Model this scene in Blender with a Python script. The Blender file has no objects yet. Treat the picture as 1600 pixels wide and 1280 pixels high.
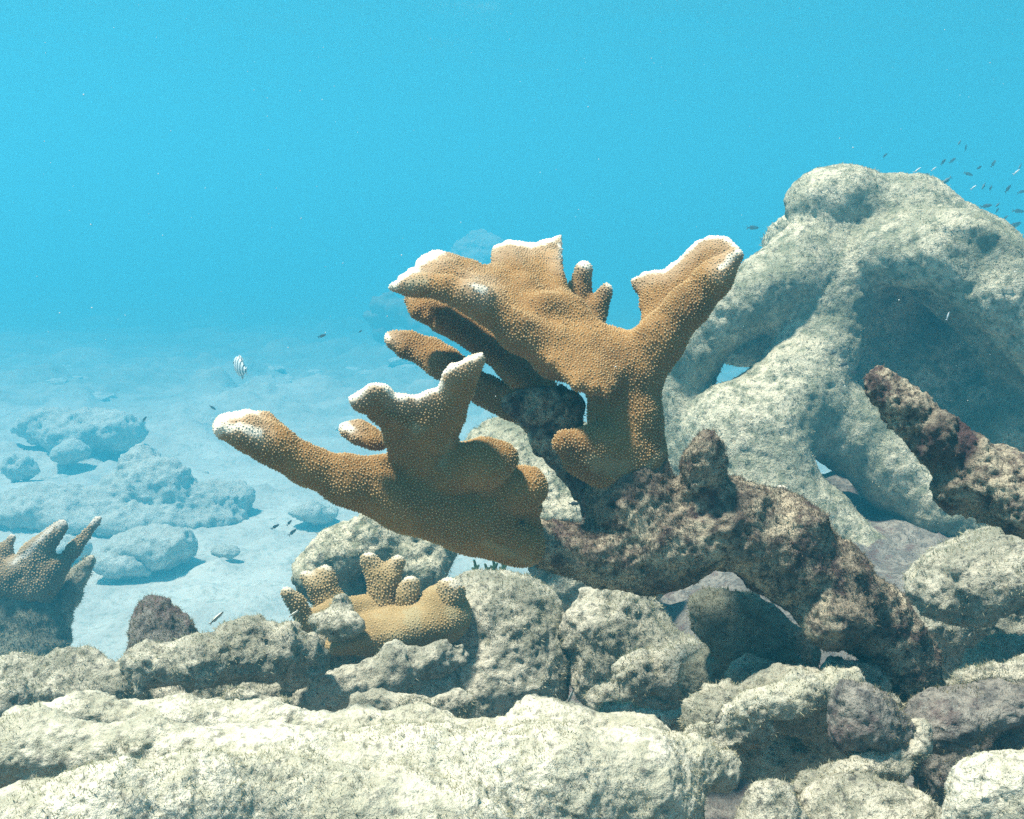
import bpy, math, random
import numpy as np
from mathutils import Vector, Matrix

random.seed(7)
RNG = np.random.default_rng(11)
SC = bpy.context.scene
COL = SC.collection

# ------------------------------------------------------------------ camera
F = 1797.0                       # focal length in photo pixels (photo 1600 x 1280)
PITCH = math.radians(8.2)        # camera looks slightly down
cam_d = bpy.data.cameras.new('camera')
cam_d.sensor_width = 36.0
cam_d.lens = 36.0 * F / 1600.0
cam_d.clip_start = 0.05
cam_d.clip_end = 400
cam = bpy.data.objects.new('camera', cam_d)
COL.objects.link(cam)
cam.rotation_euler = (math.radians(90) - PITCH, 0, 0)
SC.camera = cam

# ------------------------------------------------------------------ sky and sun
SUN_DIR = Vector((-0.30, -0.11, 0.95)).normalized()     # from the reef towards the sun
world = bpy.data.worlds.new('World')
SC.world = world
world.use_nodes = True
wn = world.node_tree
wn.nodes.clear()
w_out = wn.nodes.new('ShaderNodeOutputWorld')
w_bg = wn.nodes.new('ShaderNodeBackground')
w_sky = wn.nodes.new('ShaderNodeTexSky')
w_sky.sky_type = 'NISHITA'
w_sky.sun_disc = False
w_sky.sun_elevation = math.asin(SUN_DIR.z)
w_sky.sun_rotation = math.atan2(SUN_DIR.x, SUN_DIR.y)
w_bg.inputs['Strength'].default_value = 0.05
wn.links.new(w_sky.outputs[0], w_bg.inputs[0])
wn.links.new(w_bg.outputs[0], w_out.inputs[0])
sun_d = bpy.data.lights.new('sun', 'SUN')
sun_d.energy = 5.0
sun_d.angle = math.radians(6.0)
sun_d.color = (1.0, 0.94, 0.84)
sun = bpy.data.objects.new('sun', sun_d)
COL.objects.link(sun)
sun.rotation_euler = SUN_DIR.to_track_quat('Z', 'Y').to_euler()
sun.location = SUN_DIR * 20

SC.view_settings.view_transform = 'Standard'
SC.view_settings.look = 'None'
SC.view_settings.exposure = 1.30
SC.view_settings.gamma = 1.0
SC.view_settings.use_curve_mapping = False
SC.render.engine = 'CYCLES'
cy = SC.cycles
cy.use_denoising = False
cy.use_adaptive_sampling = True
cy.adaptive_threshold = 0.02
cy.max_bounces = 4
cy.diffuse_bounces = 2
cy.glossy_bounces = 2
cy.transparent_max_bounces = 8
cy.volume_bounces = 1
cy.caustics_reflective = False
cy.caustics_refractive = False
cy.sample_clamp_indirect = 4.0

WATER_DENSITY = 0.072
WATER_COLOR = (0.070, 0.535, 0.785)
WATER_ABSORB = (0.0, 0.0, 0.0)

# ------------------------------------------------------------------ geometry helpers
FW = np.array([0, math.cos(PITCH), -math.sin(PITCH)])
UP = np.array([0, math.sin(PITCH), math.cos(PITCH)])
RT = np.array([1.0, 0, 0])


def P(px, py, d):
    """world point seen at photo pixel (px, py), d metres along the viewing axis"""
    return d * FW + (px - 800.0) / F * d * RT + (640.0 - py) / F * d * UP


def hash3(i, j, k, seed):
    h = (i.astype(np.uint32) * np.uint32(374761393) + j.astype(np.uint32) * np.uint32(668265263)
         + k.astype(np.uint32) * np.uint32(2147483647) + np.uint32(seed * 1274126177 % 4294967296))
    h = (h ^ (h >> np.uint32(13))) * np.uint32(1274126177)
    h = h ^ (h >> np.uint32(16))
    return h.astype(np.float32) / np.float32(2 ** 31) - np.float32(1.0)


def vnoise(p, seed=0):
    """value noise in [-1, 1] at points p (n, 3)"""
    p = np.asarray(p, dtype=np.float32)
    f0 = np.floor(p)
    t = p - f0
    t = t * t * t * (t * (t * 6 - 15) + 10)
    i = f0.astype(np.int64)
    out = np.zeros(len(p), np.float32)
    for dx in (0, 1):
        wx = t[:, 0] if dx else 1 - t[:, 0]
        for dy in (0, 1):
            wy = t[:, 1] if dy else 1 - t[:, 1]
            for dz in (0, 1):
                wz = t[:, 2] if dz else 1 - t[:, 2]
                out += wx * wy * wz * hash3(i[:, 0] + dx, i[:, 1] + dy, i[:, 2] + dz, seed)
    return out


ROT = np.array([[0.36, 0.48, -0.8], [-0.8, 0.6, 0.0], [0.48, 0.64, 0.6]], dtype=np.float32)


def fbm(p, scale, octaves=4, seed=0, rough=0.5):
    q = np.asarray(p, dtype=np.float32) * scale
    a, tot, out = 1.0, 0.0, 0.0
    for o in range(octaves):
        out = out + a * vnoise(q, seed + o * 17)
        tot += a
        a *= rough
        q = (q @ ROT) * 2.03 + 5.7
    return out / tot


def sstep(x, a, b):
    t = np.clip((x - a) / (b - a), 0, 1)
    return t * t * (3 - 2 * t)


def smin(a, b, k):
    h = np.maximum(k - np.abs(a - b), 0) / k
    return np.minimum(a, b) - h * h * k * 0.25


class Sdf:
    """smooth union of tapered limbs, lumps and plates, turned into a mesh by surface nets"""

    def __init__(self, k=0.02):
        self.k = k
        self.items = []          # (bbox_lo, bbox_hi, function, k)

    def limb(self, a, ra, b, rb, k=None, flat=None, fs=1.0):
        a, b = np.asarray(a, float), np.asarray(b, float)
        r = max(ra, rb)
        lo, hi = np.minimum(a, b) - r, np.maximum(a, b) + r
        ab = b - a
        L2 = max(float(ab @ ab), 1e-9)

        def fn(X, Y, Z):
            px, py, pz = X - a[0], Y - a[1], Z - a[2]
            if flat is not None:
                h = px * flat[0] + py * flat[1] + pz * flat[2]
                e = h * (fs - 1)
                px, py, pz = px + e * flat[0], py + e * flat[1], pz + e * flat[2]
                abf = ab + flat * float(ab @ flat) * (fs - 1)
            else:
                abf = ab
            l2 = max(float(abf @ abf), 1e-9)
            t = np.clip((px * abf[0] + py * abf[1] + pz * abf[2]) / l2, 0, 1)
            dx, dy, dz = px - t * abf[0], py - t * abf[1], pz - t * abf[2]
            return np.sqrt(dx * dx + dy * dy + dz * dz) - (ra + (rb - ra) * t)
        self.items.append((lo, hi, fn, k))

    def chain(self, pts, k=None, flat=None, fs=1.0):
        """pts: (px, py, depth, radius_px)"""
        w = [(P(x, y, d), r * d / F) for x, y, d, r in pts]
        for (a, ra), (b, rb) in zip(w[:-1], w[1:]):
            self.limb(a, ra, b, rb, k, flat, fs)

    def lump(self, px, py, d, rx, ry, rz, k=None, tilt=0.0):
        """ellipsoid: pixel half-sizes along image x, image y and depth"""
        c = P(px, py, d)
        s = d / F
        ct, st = math.cos(tilt), math.sin(tilt)
        A = np.stack([RT * ct + UP * st, -RT * st + UP * ct, FW]) / np.array([[rx * s], [ry * s], [rz * s]])
        rm = max(rx, ry, rz) * s
        mn = min(rx, ry, rz) * s

        def fn(X, Y, Z):
            x, y, z = X - c[0], Y - c[1], Z - c[2]
            u = A[0, 0] * x + A[0, 1] * y + A[0, 2] * z
            v = A[1, 0] * x + A[1, 1] * y + A[1, 2] * z
            w = A[2, 0] * x + A[2, 1] * y + A[2, 2] * z
            q = np.sqrt(u * u + v * v + w * w)
            return (q - 1) * mn
        self.items.append((c - rm, c + rm, fn, k))

    def plate(self, ref, poly, t_edge, t_core, core=40, k=None, bend=0.0):
        """thick rounded plate: ref = three (px, py, depth) giving its plane, poly = outline in
        photo pixels dropped onto that plane, thicknesses in pixels (half)"""
        r = [P(*q) for q in ref]
        O = (r[0] + r[1] + r[2]) / 3
        N = np.cross(r[1] - r[0], r[2] - r[0])
        N /= np.linalg.norm(N)
        if N @ FW > 0:
            N = -N
        U = np.cross(UP, N); U /= np.linalg.norm(U)
        V = np.cross(N, U)
        pts = []
        for x, y in poly:
            ray = P(x, y, 1.0)
            q = ray * ((O @ N) / (ray @ N)) - O
            pts.append((q @ U, q @ V))
        rag = np.random.default_rng(len(poly) * 7 + abs(int(poly[0][0])))
        fine_pts = []
        for a, b in zip(pts, pts[1:] + pts[:1]):
            a, b = np.array(a), np.array(b)
            n_ = max(1, int(np.linalg.norm(b - a) / (11 * float(O @ FW) / F)))
            for q_ in range(n_):
                fine_pts.append(a + (b - a) * q_ / n_ + rag.normal(0, 2.0 * float(O @ FW) / F, 2))
        pts = np.array(fine_pts)
        s = float(np.linalg.norm(O @ FW)) / F
        te, tc, co = t_edge * s, t_core * s, core * s
        m = tc + 0.03
        lo2, hi2 = pts.min(0) - m, pts.max(0) + m
        st = 0.002
        nu, nv = [int(n) + 2 for n in (hi2 - lo2) / st]
        gu, gv = np.meshgrid(lo2[0] + st * np.arange(nu), lo2[1] + st * np.arange(nv), indexing='ij')
        d2 = np.full(gu.shape, 1e9, np.float32)
        ins = np.zeros(gu.shape, bool)
        for i in range(len(pts)):
            a, b = pts[i], pts[(i + 1) % len(pts)]
            e = b - a
            t = np.clip(((gu - a[0]) * e[0] + (gv - a[1]) * e[1]) / (e @ e), 0, 1)
            d2 = np.minimum(d2, (gu - a[0] - t * e[0]) ** 2 + (gv - a[1] - t * e[1]) ** 2)
            c = ((a[1] > gv) != (b[1] > gv))
            xi = a[0] + (gv - a[1]) / (e[1] if abs(e[1]) > 1e-12 else 1e-12) * e[0]
            ins ^= c & (gu < xi)
        d2 = np.sqrt(d2)
        d2 = np.where(ins, -d2, d2).astype(np.float32)
        cor = np.array([O + U * a + V * b + N * c for a in (lo2[0], hi2[0]) for b in (lo2[1], hi2[1]) for c in (-m, m)])

        def fn(X, Y, Z):
            x, y, z = X - O[0], Y - O[1], Z - O[2]
            u = U[0] * x + U[1] * y + U[2] * z
            v = V[0] * x + V[1] * y + V[2] * z
            h = N[0] * x + N[1] * y + N[2] * z + bend * (u * u + v * v)
            fu = np.clip((u - lo2[0]) / st, 0, nu - 1.001)
            fv = np.clip((v - lo2[1]) / st, 0, nv - 1.001)
            iu, iv = fu.astype(np.int32), fv.astype(np.int32)
            fu, fv = fu - iu, fv - iv
            dd = (d2[iu, iv] * (1 - fu) * (1 - fv) + d2[iu + 1, iv] * fu * (1 - fv)
                  + d2[iu, iv + 1] * (1 - fu) * fv + d2[iu + 1, iv + 1] * fu * fv)
            th = te + (tc - te) * sstep(-dd, 0, co)
            qa = dd + te
            qb = np.abs(h) - th + te
            return np.sqrt(np.maximum(qa, 0) ** 2 + np.maximum(qb, 0) ** 2) + np.minimum(np.maximum(qa, qb), 0) - te
        self.items.append((cor.min(0), cor.max(0), fn, k))

    def mesh(self, res):
        lo = np.min([i[0] for i in self.items], 0) - 3 * res - self.k * 0.5
        hi = np.max([i[1] for i in self.items], 0) + 3 * res + self.k * 0.5
        n = np.ceil((hi - lo) / res).astype(int) + 1
        G = np.full(n, 1.0, np.float32)
        ax = [np.float32(lo[i]) + np.float32(res) * np.arange(n[i], dtype=np.float32) for i in range(3)]
        for blo, bhi, fn, k in self.items:
            k = self.k if k is None else k
            m = k + 2 * res
            i0 = np.maximum(np.floor((blo - m - lo) / res).astype(int), 0)
            i1 = np.minimum(np.ceil((bhi + m - lo) / res).astype(int) + 1, n)
            sl = tuple(slice(a, b) for a, b in zip(i0, i1))
            X = ax[0][sl[0]][:, None, None]; Y = ax[1][sl[1]][None, :, None]; Z = ax[2][sl[2]][None, None, :]
            G[sl] = smin(G[sl], fn(X, Y, Z).astype(np.float32), np.float32(k))
        return surface_nets(G, lo, res)


def surface_nets(G, lo, res):
    n = np.array(G.shape)
    S = G < 0
    c = np.zeros(n - 1, np.uint8)
    for dx in (0, 1):
        for dy in (0, 1):
            for dz in (0, 1):
                c += S[dx:n[0] - 1 + dx, dy:n[1] - 1 + dy, dz:n[2] - 1 + dz]
    act = (c > 0) & (c < 8)
    idx = np.full(n - 1, -1, np.int64)
    cells = np.argwhere(act)
    idx[act] = np.arange(len(cells))
    acc = np.zeros((len(cells), 3), np.float64)
    cnt = np.zeros(len(cells))
    corners = [(0, 0, 0), (1, 0, 0), (0, 1, 0), (1, 1, 0), (0, 0, 1), (1, 0, 1), (0, 1, 1), (1, 1, 1)]
    vals = [G[cells[:, 0] + a, cells[:, 1] + b, cells[:, 2] + d] for a, b, d in corners]
    for i in range(8):
        for ax in range(3):
            if corners[i][ax] == 0:
                j = i + (1 << ax)
                va, vb = vals[i], vals[j]
                cr = (va < 0) != (vb < 0)
                t = np.where(cr, va / np.where(cr, va - vb, 1), 0)
                pos = np.tile(np.array(corners[i], float), (len(cells), 1))
                pos[:, ax] += t
                acc += pos * cr[:, None]
                cnt += cr
    V = lo + (cells + acc / cnt[:, None]) * res
    quads = []
    for ax in range(3):
        o1, o2 = [(1, 2), (2, 0), (0, 1)][ax]
        sl0 = [slice(None)] * 3; sl1 = [slice(None)] * 3
        sl0[ax] = slice(0, -1); sl1[ax] = slice(1, None)
        A, B = S[tuple(sl0)], S[tuple(sl1)]
        e = np.argwhere(A != B)
        e = e[(e[:, o1] > 0) & (e[:, o2] > 0) & (e[:, o1] < n[o1] - 1) & (e[:, o2] < n[o2] - 1)]
        fl = A[e[:, 0], e[:, 1], e[:, 2]]

        def at(d1, d2):
            q = e.copy(); q[:, o1] += d1; q[:, o2] += d2
            return idx[q[:, 0], q[:, 1], q[:, 2]]
        q = np.stack([at(-1, -1), at(0, -1), at(0, 0), at(-1, 0)], 1)
        q[~fl] = q[~fl][:, ::-1]
        quads.append(q)
    return V, np.concatenate(quads)


def vnormals(V, Q):
    a, b, c, d = (V[Q[:, i]] for i in range(4))
    fn = np.cross(c - a, d - b)
    N = np.zeros_like(V)
    for i in range(4):
        np.add.at(N, Q[:, i], fn)
    return N / np.maximum(np.linalg.norm(N, axis=1), 1e-12)[:, None]


def roughen(V, Q, layers):
    """layers: (amplitude m, frequency 1/m, octaves, seed, mode)"""
    for amp, fr, oc, sd, mode in layers:
        N = vnormals(V, Q)
        h = fbm(V, fr, oc, sd, 0.55)
        if mode == 'pit':
            h = -np.maximum(h - 0.12, 0) * 2.2
        elif mode == 'billow':
            h = np.abs(h) * 2 - 0.35
        elif mode == 'ridge':
            h = 0.55 - np.abs(h) * 2.6
        elif mode == 'knob':
            h = np.maximum(h - 0.1, 0) * 2.0
        V = V + N * (amp * h)[:, None]
    return V


def to_mesh(name, V, faces, attrs=None):
    me = bpy.data.meshes.new(name)
    k = faces.shape[1]
    me.vertices.add(len(V))
    me.vertices.foreach_set('co', np.ascontiguousarray(V, np.float32).ravel())
    me.loops.add(len(faces) * k)
    me.loops.foreach_set('vertex_index', np.ascontiguousarray(faces, np.int32).ravel())
    me.polygons.add(len(faces))
    me.polygons.foreach_set('loop_start', np.arange(0, len(faces) * k, k, dtype=np.int32))
    me.polygons.foreach_set('use_smooth', np.ones(len(faces), bool))
    for an, av in (attrs or {}).items():
        at = me.attributes.new(an, 'FLOAT', 'POINT')
        at.data.foreach_set('value', np.ascontiguousarray(av, np.float32))
    me.update(calc_edges=True)
    me.validate()
    return me


def wloc(o):
    v = np.zeros(3)
    while o is not None:
        v = v + np.array(o.location)
        o = o.parent
    return v


def put(name, V, faces, mat, parent=None, attrs=None, kind=None, label=None, cat=None, group=None):
    """one mesh object; world vertices; origin at its base when top-level"""
    if parent is None:
        base = np.array([(V[:, 0].min() + V[:, 0].max()) / 2, (V[:, 1].min() + V[:, 1].max()) / 2, V[:, 2].min()])
    else:
        base = wloc(parent)
    o = bpy.data.objects.new(name, to_mesh(name, V - base, faces, attrs))
    COL.objects.link(o)
    if parent is None:
        o.location = base
    else:
        o.parent = parent
    o.data.materials.append(mat)
    return tag(o, label, cat, group, kind)


def tag(o, label=None, cat=None, group=None, kind=None):
    for k, v in (('label', label), ('category', cat), ('group', group), ('kind', kind)):
        if v:
            o[k] = v
    return o


def empty(name, loc, label, cat, group=None):
    o = bpy.data.objects.new(name, None)
    o.empty_display_size = 0.05
    o.location = loc
    COL.objects.link(o)
    return tag(o, label, cat, group)


def scatter(V, Q, n, seed):
    """n random surface points: position, normal, triangle's first vertex index"""
    rg = np.random.default_rng(seed)
    T = np.concatenate([Q[:, [0, 1, 2]], Q[:, [0, 2, 3]]])
    a, b, c = V[T[:, 0]], V[T[:, 1]], V[T[:, 2]]
    cr = np.cross(b - a, c - a)
    ar = np.linalg.norm(cr, axis=1)
    t = np.searchsorted(np.cumsum(ar) / ar.sum(), rg.random(n))
    t = np.minimum(t, len(T) - 1)
    r1, r2 = np.sqrt(rg.random(n))[:, None], rg.random(n)[:, None]
    p = a[t] * (1 - r1) + b[t] * (r1 * (1 - r2)) + c[t] * (r1 * r2)
    N = vnormals(V, Q)[T[t, 0]]
    return p, N, T[t, 0]


def turf(parent, V, Q, n, length, width, mat, seed=1, patch=9.0, thresh=-0.15, label=None):
    """fuzz of algae: short tapered blades, patchy"""
    p, N, _ = scatter(V, Q, n, seed)
    keep = fbm(p, patch, 3, seed + 5) > thresh
    p, N = p[keep], N[keep]
    rg = np.random.default_rng(seed + 1)
    m = len(p)
    d = N + rg.normal(0, 0.45, (m, 3)) + np.array([0, 0, 0.25])
    d /= np.linalg.norm(d, axis=1)[:, None]
    s = np.cross(d, rg.normal(0, 1, (m, 3)))
    s /= np.linalg.norm(s, axis=1)[:, None]
    L = (length * (0.4 + rg.random(m) ** 2 * 1.1))[:, None]
    W = width * (0.6 + 0.8 * rg.random(m))[:, None]
    base = p - N * 0.001
    bend = rg.normal(0, 0.25, (m, 3)) * L
    VV = np.stack([base - s * W, base + s * W, base + d * L * 0.55 + s * W * 0.8 + bend * 0.3,
                   base + d * L + bend], 1).reshape(-1, 3)
    FF = (np.arange(m)[:, None] * 4 + np.array([[0, 1, 2, 3]]))
    return put('algae_turf', VV, FF, mat, parent, {'shade': np.repeat(rg.random(m), 4)}, kind='stuff')


def polyps(parent, V, Q, tip, spacing, mat, seed=3, height=0.5, scar=None):
    """corallites: every cup a small frustum standing on the living skin"""
    ar = 0.5 * np.linalg.norm(np.cross(V[Q[:, 2]] - V[Q[:, 0]], V[Q[:, 3]] - V[Q[:, 1]]), axis=1).sum()
    n = int(ar / spacing ** 2 * 7)
    p, N, vi = scatter(V, Q, n, seed)
    tp = tip[vi]
    cell = spacing
    grid = {}
    keep = []
    key = np.floor(p / cell).astype(int)
    s2 = (spacing * 0.86) ** 2
    pl = p.tolist()
    for i, (a, b, c) in enumerate(key.tolist()):
        x, y, z = pl[i]
        ok = True
        for da in (-1, 0, 1):
            for db in (-1, 0, 1):
                for dc in (-1, 0, 1):
                    for q in grid.get((a + da, b + db, c + dc), ()):
                        if (q[0] - x) ** 2 + (q[1] - y) ** 2 + (q[2] - z) ** 2 < s2:
                            ok = False
                            break
                    if not ok: break
                if not ok: break
            if not ok: break
        if ok:
            grid.setdefault((a, b, c), []).append((x, y, z))
            keep.append(i)
    p, N, tp, vi = p[keep], N[keep], tp[keep], vi[keep]
    m = len(p)
    rg = np.random.default_rng(seed + 9)
    ax = N + rg.normal(0, 0.16, (m, 3))
    ax /= np.linalg.norm(ax, axis=1)[:, None]
    u = np.cross(ax, rg.normal(0, 1, (m, 3))); u /= np.linalg.norm(u, axis=1)[:, None]
    v = np.cross(ax, u)
    sc = spacing * (0.75 + 0.5 * rg.random(m))
    h = (sc * height * (0.7 + 0.6 * rg.random(m)) * (1 - 0.45 * tp))[:, None]
    K = 5
    rings = []
    for j in range(K):
        a = 2 * math.pi * j / K
        dirv = u * math.cos(a) + v * math.sin(a)
        rings.append((dirv, a))
    base = [p - ax * 0.0008 + d * (sc * 0.46)[:, None] for d, _ in rings]
    top = [p + ax * h + d * (sc * 0.21)[:, None] for d, _ in rings]
    VV = np.stack(base + top, 1).reshape(-1, 3)
    f = []
    for j in range(K):
        jn = (j + 1) % K
        f.append((j, jn, K + jn, K + j))
    Fq = np.array(f)
    tri = np.array([(K, K + j, K + j + 1, 0) for j in range(1, K - 1)])
    nv = 2 * K
    o = np.arange(m)[:, None, None] * nv
    quads = (o + Fq[None]).reshape(-1, 4)
    tris = (o + tri[None]).reshape(-1, 4)[:, :3]
    tris2 = tris
    # every face as triangles so that one face size serves all
    faces = np.concatenate([quads[:, [0, 1, 2]], quads[:, [0, 2, 3]], tris2])
    cap = np.tile(np.array([0.0] * K + [1.0] * K), m)
    at = {'cap': cap, 'tip': np.repeat(tp, nv)}
    if scar is not None:
        at['scar'] = np.repeat(scar[vi], nv)
    return put('polyp_cups', VV, faces, mat, parent, at, kind='stuff')


# ------------------------------------------------------------------ materials
def new_mat(name):
    m = bpy.data.materials.new(name)
    m.use_nodes = True
    nt = m.node_tree
    nt.nodes.clear()
    out = nt.nodes.new('ShaderNodeOutputMaterial')
    bs = nt.nodes.new('ShaderNodeBsdfPrincipled')
    bs.inputs['Roughness'].default_value = 0.9
    bs.inputs['Specular IOR Level'].default_value = 0.15
    nt.links.new(bs.outputs[0], out.inputs['Surface'])
    return m, nt, bs, out


def nd(nt, kind, **kw):
    n = nt.nodes.new(kind)
    for k, v in kw.items():
        setattr(n, k, v)
    return n


def tex(nt, scale, detail=6, rough=0.6, seed=0.0, coord='Object'):
    tc = nd(nt, 'ShaderNodeTexCoord')
    n = nd(nt, 'ShaderNodeTexNoise')
    n.noise_dimensions = '4D'
    n.inputs['W'].default_value = seed
    n.inputs['Scale'].default_value = scale
    n.inputs['Detail'].default_value = detail
    n.inputs['Roughness'].default_value = rough
    nt.links.new(tc.outputs[coord], n.inputs['Vector'])
    return n.outputs[0]


def ramp(nt, fac, stops, interp='LINEAR'):
    r = nd(nt, 'ShaderNodeValToRGB')
    cr = r.color_ramp
    cr.interpolation = interp
    while len(cr.elements) < len(stops):
        cr.elements.new(0.5)
    for e, (pos, c) in zip(cr.elements, stops):
        e.position = pos
        e.color = (c, c, c, 1) if isinstance(c, (int, float)) else (*c, 1)
    nt.links.new(fac, r.inputs[0])
    return r.outputs[0]


def mix(nt, fac, a, b, mode='MIX'):
    m = nd(nt, 'ShaderNodeMix')
    m.data_type = 'RGBA'
    m.blend_type = mode
    for sock, val in ((m.inputs[0], fac), (m.inputs[6], a), (m.inputs[7], b)):
        if hasattr(val, 'links'):
            nt.links.new(val, sock)
        elif isinstance(val, (int, float)):
            sock.default_value = val
        else:
            sock.default_value = (*val, 1)
    return m.outputs[2]


def bump(nt, bs, height, dist, strength=1.0, prev=None):
    b = nd(nt, 'ShaderNodeBump')
    b.inputs['Distance'].default_value = dist
    b.inputs['Strength'].default_value = strength
    nt.links.new(height, b.inputs['Height'])
    if prev is not None:
        nt.links.new(prev, b.inputs['Normal'])
    nt.links.new(b.outputs[0], bs.inputs['Normal'])
    return b.outputs[0]


def attr(nt, name):
    a = nd(nt, 'ShaderNodeAttribute')
    a.attribute_name = name
    return a.outputs['Fac']


def rock_mat(name, pale, mid, dark, s=1.0, seed=0.0, speck=0.5, bd=0.006, extra=None):
    m, nt, bs, out = new_mat(name)
    big = tex(nt, 9 * s, 5, 0.6, seed)
    c = ramp(nt, big, [(0.34, mid), (0.56, pale)])
    med = tex(nt, 42 * s, 7, 0.68, seed + 3)
    c = mix(nt, ramp(nt, med, [(0.40, 1.0), (0.53, 0.0)]), c, mid)
    fine = tex(nt, 120 * s, 6, 0.7, seed + 6)
    c = mix(nt, ramp(nt, fine, [(0.36, speck), (0.48, 0.0)]), c, dark)
    if extra is not None:
        e = tex(nt, 17 * s, 5, 0.65, seed + 11)
        c = mix(nt, ramp(nt, e, [(0.52, 0.0), (0.62, 0.85)]), c, extra)
    nt.links.new(c, bs.inputs['Base Color'])
    b1 = bump(nt, bs, med, bd * 2.2, 0.8)
    bump(nt, bs, tex(nt, 190 * s, 4, 0.7, seed + 8), bd, 0.9, b1)
    return m


MAT_ROCK = rock_mat('pale_reef_rock', (0.60, 0.565, 0.43), (0.28, 0.275, 0.20), (0.055, 0.055, 0.05), speck=0.85)
MAT_FORE = rock_mat('pale_foreground_rock', (0.66, 0.63, 0.495), (0.40, 0.39, 0.285), (0.10, 0.10, 0.085), seed=4.0, speck=0.7, bd=0.004)  # paler cream variant of the reef rock colour
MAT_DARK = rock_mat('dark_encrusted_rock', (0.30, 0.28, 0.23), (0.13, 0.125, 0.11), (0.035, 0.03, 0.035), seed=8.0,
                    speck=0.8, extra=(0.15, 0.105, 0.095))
MAT_ROCK_OLIVE = rock_mat('olive_and_shade_toned_rock', (0.28, 0.28, 0.20), (0.15, 0.155, 0.115), (0.05, 0.05, 0.045), seed=27.0)  # dark olive rock tone; on the grey stone it also stands for shade
MAT_ARCH = rock_mat('dead_giant_coral_rock', (0.66, 0.61, 0.44), (0.25, 0.26, 0.17), (0.045, 0.05, 0.042), s=0.6, seed=12.0,
                    speck=0.75, bd=0.01)
MAT_TRUNK = rock_mat('dead_coral_crust', (0.56, 0.49, 0.34), (0.125, 0.098, 0.075), (0.02, 0.013, 0.017), s=1.3, seed=17.0,
                     speck=0.85, extra=(0.085, 0.048, 0.05), bd=0.006)
MAT_FAR = rock_mat('far_reef_rock', (0.54, 0.54, 0.46), (0.40, 0.41, 0.34), (0.24, 0.24, 0.21), s=0.3, seed=21.0, bd=0.02)  # lightened towards the sand tone, haze put into the colour


def turf_mat(name, c0, c1):
    m, nt, bs, out = new_mat(name)
    c = mix(nt, attr(nt, 'shade'), c0, c1)
    nt.links.new(c, bs.inputs['Base Color'])
    bs.inputs['Roughness'].default_value = 1.0
    bs.inputs['Specular IOR Level'].default_value = 0.0
    tr = nd(nt, 'ShaderNodeBsdfTranslucent')
    nt.links.new(c, tr.inputs[0])
    mx = nd(nt, 'ShaderNodeMixShader')
    mx.inputs[0].default_value = 0.4
    nt.links.new(bs.outputs[0], mx.inputs[1])
    nt.links.new(tr.outputs[0], mx.inputs[2])
    nt.links.new(mx.outputs[0], out.inputs['Surface'])
    return m


MAT_TURF = turf_mat('pale_algae_turf', (0.30, 0.29, 0.17), (0.55, 0.52, 0.36))
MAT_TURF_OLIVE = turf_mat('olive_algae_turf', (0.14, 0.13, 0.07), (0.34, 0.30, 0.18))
MAT_TURF_DARK = turf_mat('purple_brown_turf', (0.05, 0.035, 0.03), (0.30, 0.25, 0.16))


def coral_mat(name, brown, tan, white=(0.74, 0.68, 0.54)):
    m, nt, bs, out = new_mat(name)
    c = ramp(nt, tex(nt, 16, 4, 0.55, 2.0), [(0.30, brown), (0.70, tan)])
    cap = attr(nt, 'cap')
    c = mix(nt, cap, c, mix(nt, 0.62, c, (0.60, 0.44, 0.22)))
    c = mix(nt, attr(nt, 'scar'), c, (0.34, 0.31, 0.18))
    c = mix(nt, attr(nt, 'tip'), c, white)
    nt.links.new(c, bs.inputs['Base Color'])
    bs.inputs['Roughness'].default_value = 0.75
    bs.inputs['Subsurface Weight'].default_value = 0.0
    bump(nt, bs, tex(nt, 420, 3, 0.6, 5.0), 0.0015, 0.6)
    return m


MAT_CORAL = coral_mat('living_elkhorn_tissue', (0.15, 0.077, 0.022), (0.315, 0.174, 0.055))
MAT_CORAL_PALE = coral_mat('pale_tan_coral_tissue', (0.21, 0.148, 0.058), (0.33, 0.245, 0.115), (0.55, 0.50, 0.38))
MAT_CORAL_FAR = coral_mat('shade_toned_coral_tissue', (0.14, 0.10, 0.05), (0.24, 0.18, 0.10), (0.5, 0.46, 0.38))  # tissue darkened and greyed, shade put into the colour

m, nt, bs, out = new_mat('white_coral_sand')
sa = tex(nt, 1.1, 6, 0.6, 1.0)
c = ramp(nt, sa, [(0.35, (0.36, 0.36, 0.31)), (0.6, (0.53, 0.525, 0.45))])
c = mix(nt, ramp(nt, tex(nt, 14, 6, 0.65, 2.0), [(0.36, 0.7), (0.5, 0.0)]), c, (0.26, 0.28, 0.23))
tcs = nd(nt, 'ShaderNodeTexCoord')
sps = nd(nt, 'ShaderNodeSeparateXYZ')
nt.links.new(tcs.outputs['Object'], sps.inputs[0])
wsum = nd(nt, 'ShaderNodeMath', operation='MULTIPLY_ADD')      # sand flat near, rubble bottom farther out
nt.links.new(tex(nt, 0.35, 5, 0.6, 9.0), wsum.inputs[0])
wsum.inputs[1].default_value = 22.0
nt.links.new(sps.outputs[1], wsum.inputs[2])
rub = ramp(nt, tex(nt, 2.2, 7, 0.7, 6.0), [(0.38, (0.24, 0.26, 0.205)), (0.62, (0.47, 0.47, 0.39))])
mr = nd(nt, 'ShaderNodeMapRange')
nt.links.new(wsum.outputs[0], mr.inputs[0])
mr.inputs[1].default_value = -37.0
mr.inputs[2].default_value = -27.0
mr.inputs[3].default_value = 0.0
mr.inputs[4].default_value = 0.9
c = mix(nt, mr.outputs[0], c, rub)
mr2 = nd(nt, 'ShaderNodeMapRange')                              # far bottom colour darkened to melt into the water, haze fade painted in
nt.links.new(wsum.outputs[0], mr2.inputs[0])
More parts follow.
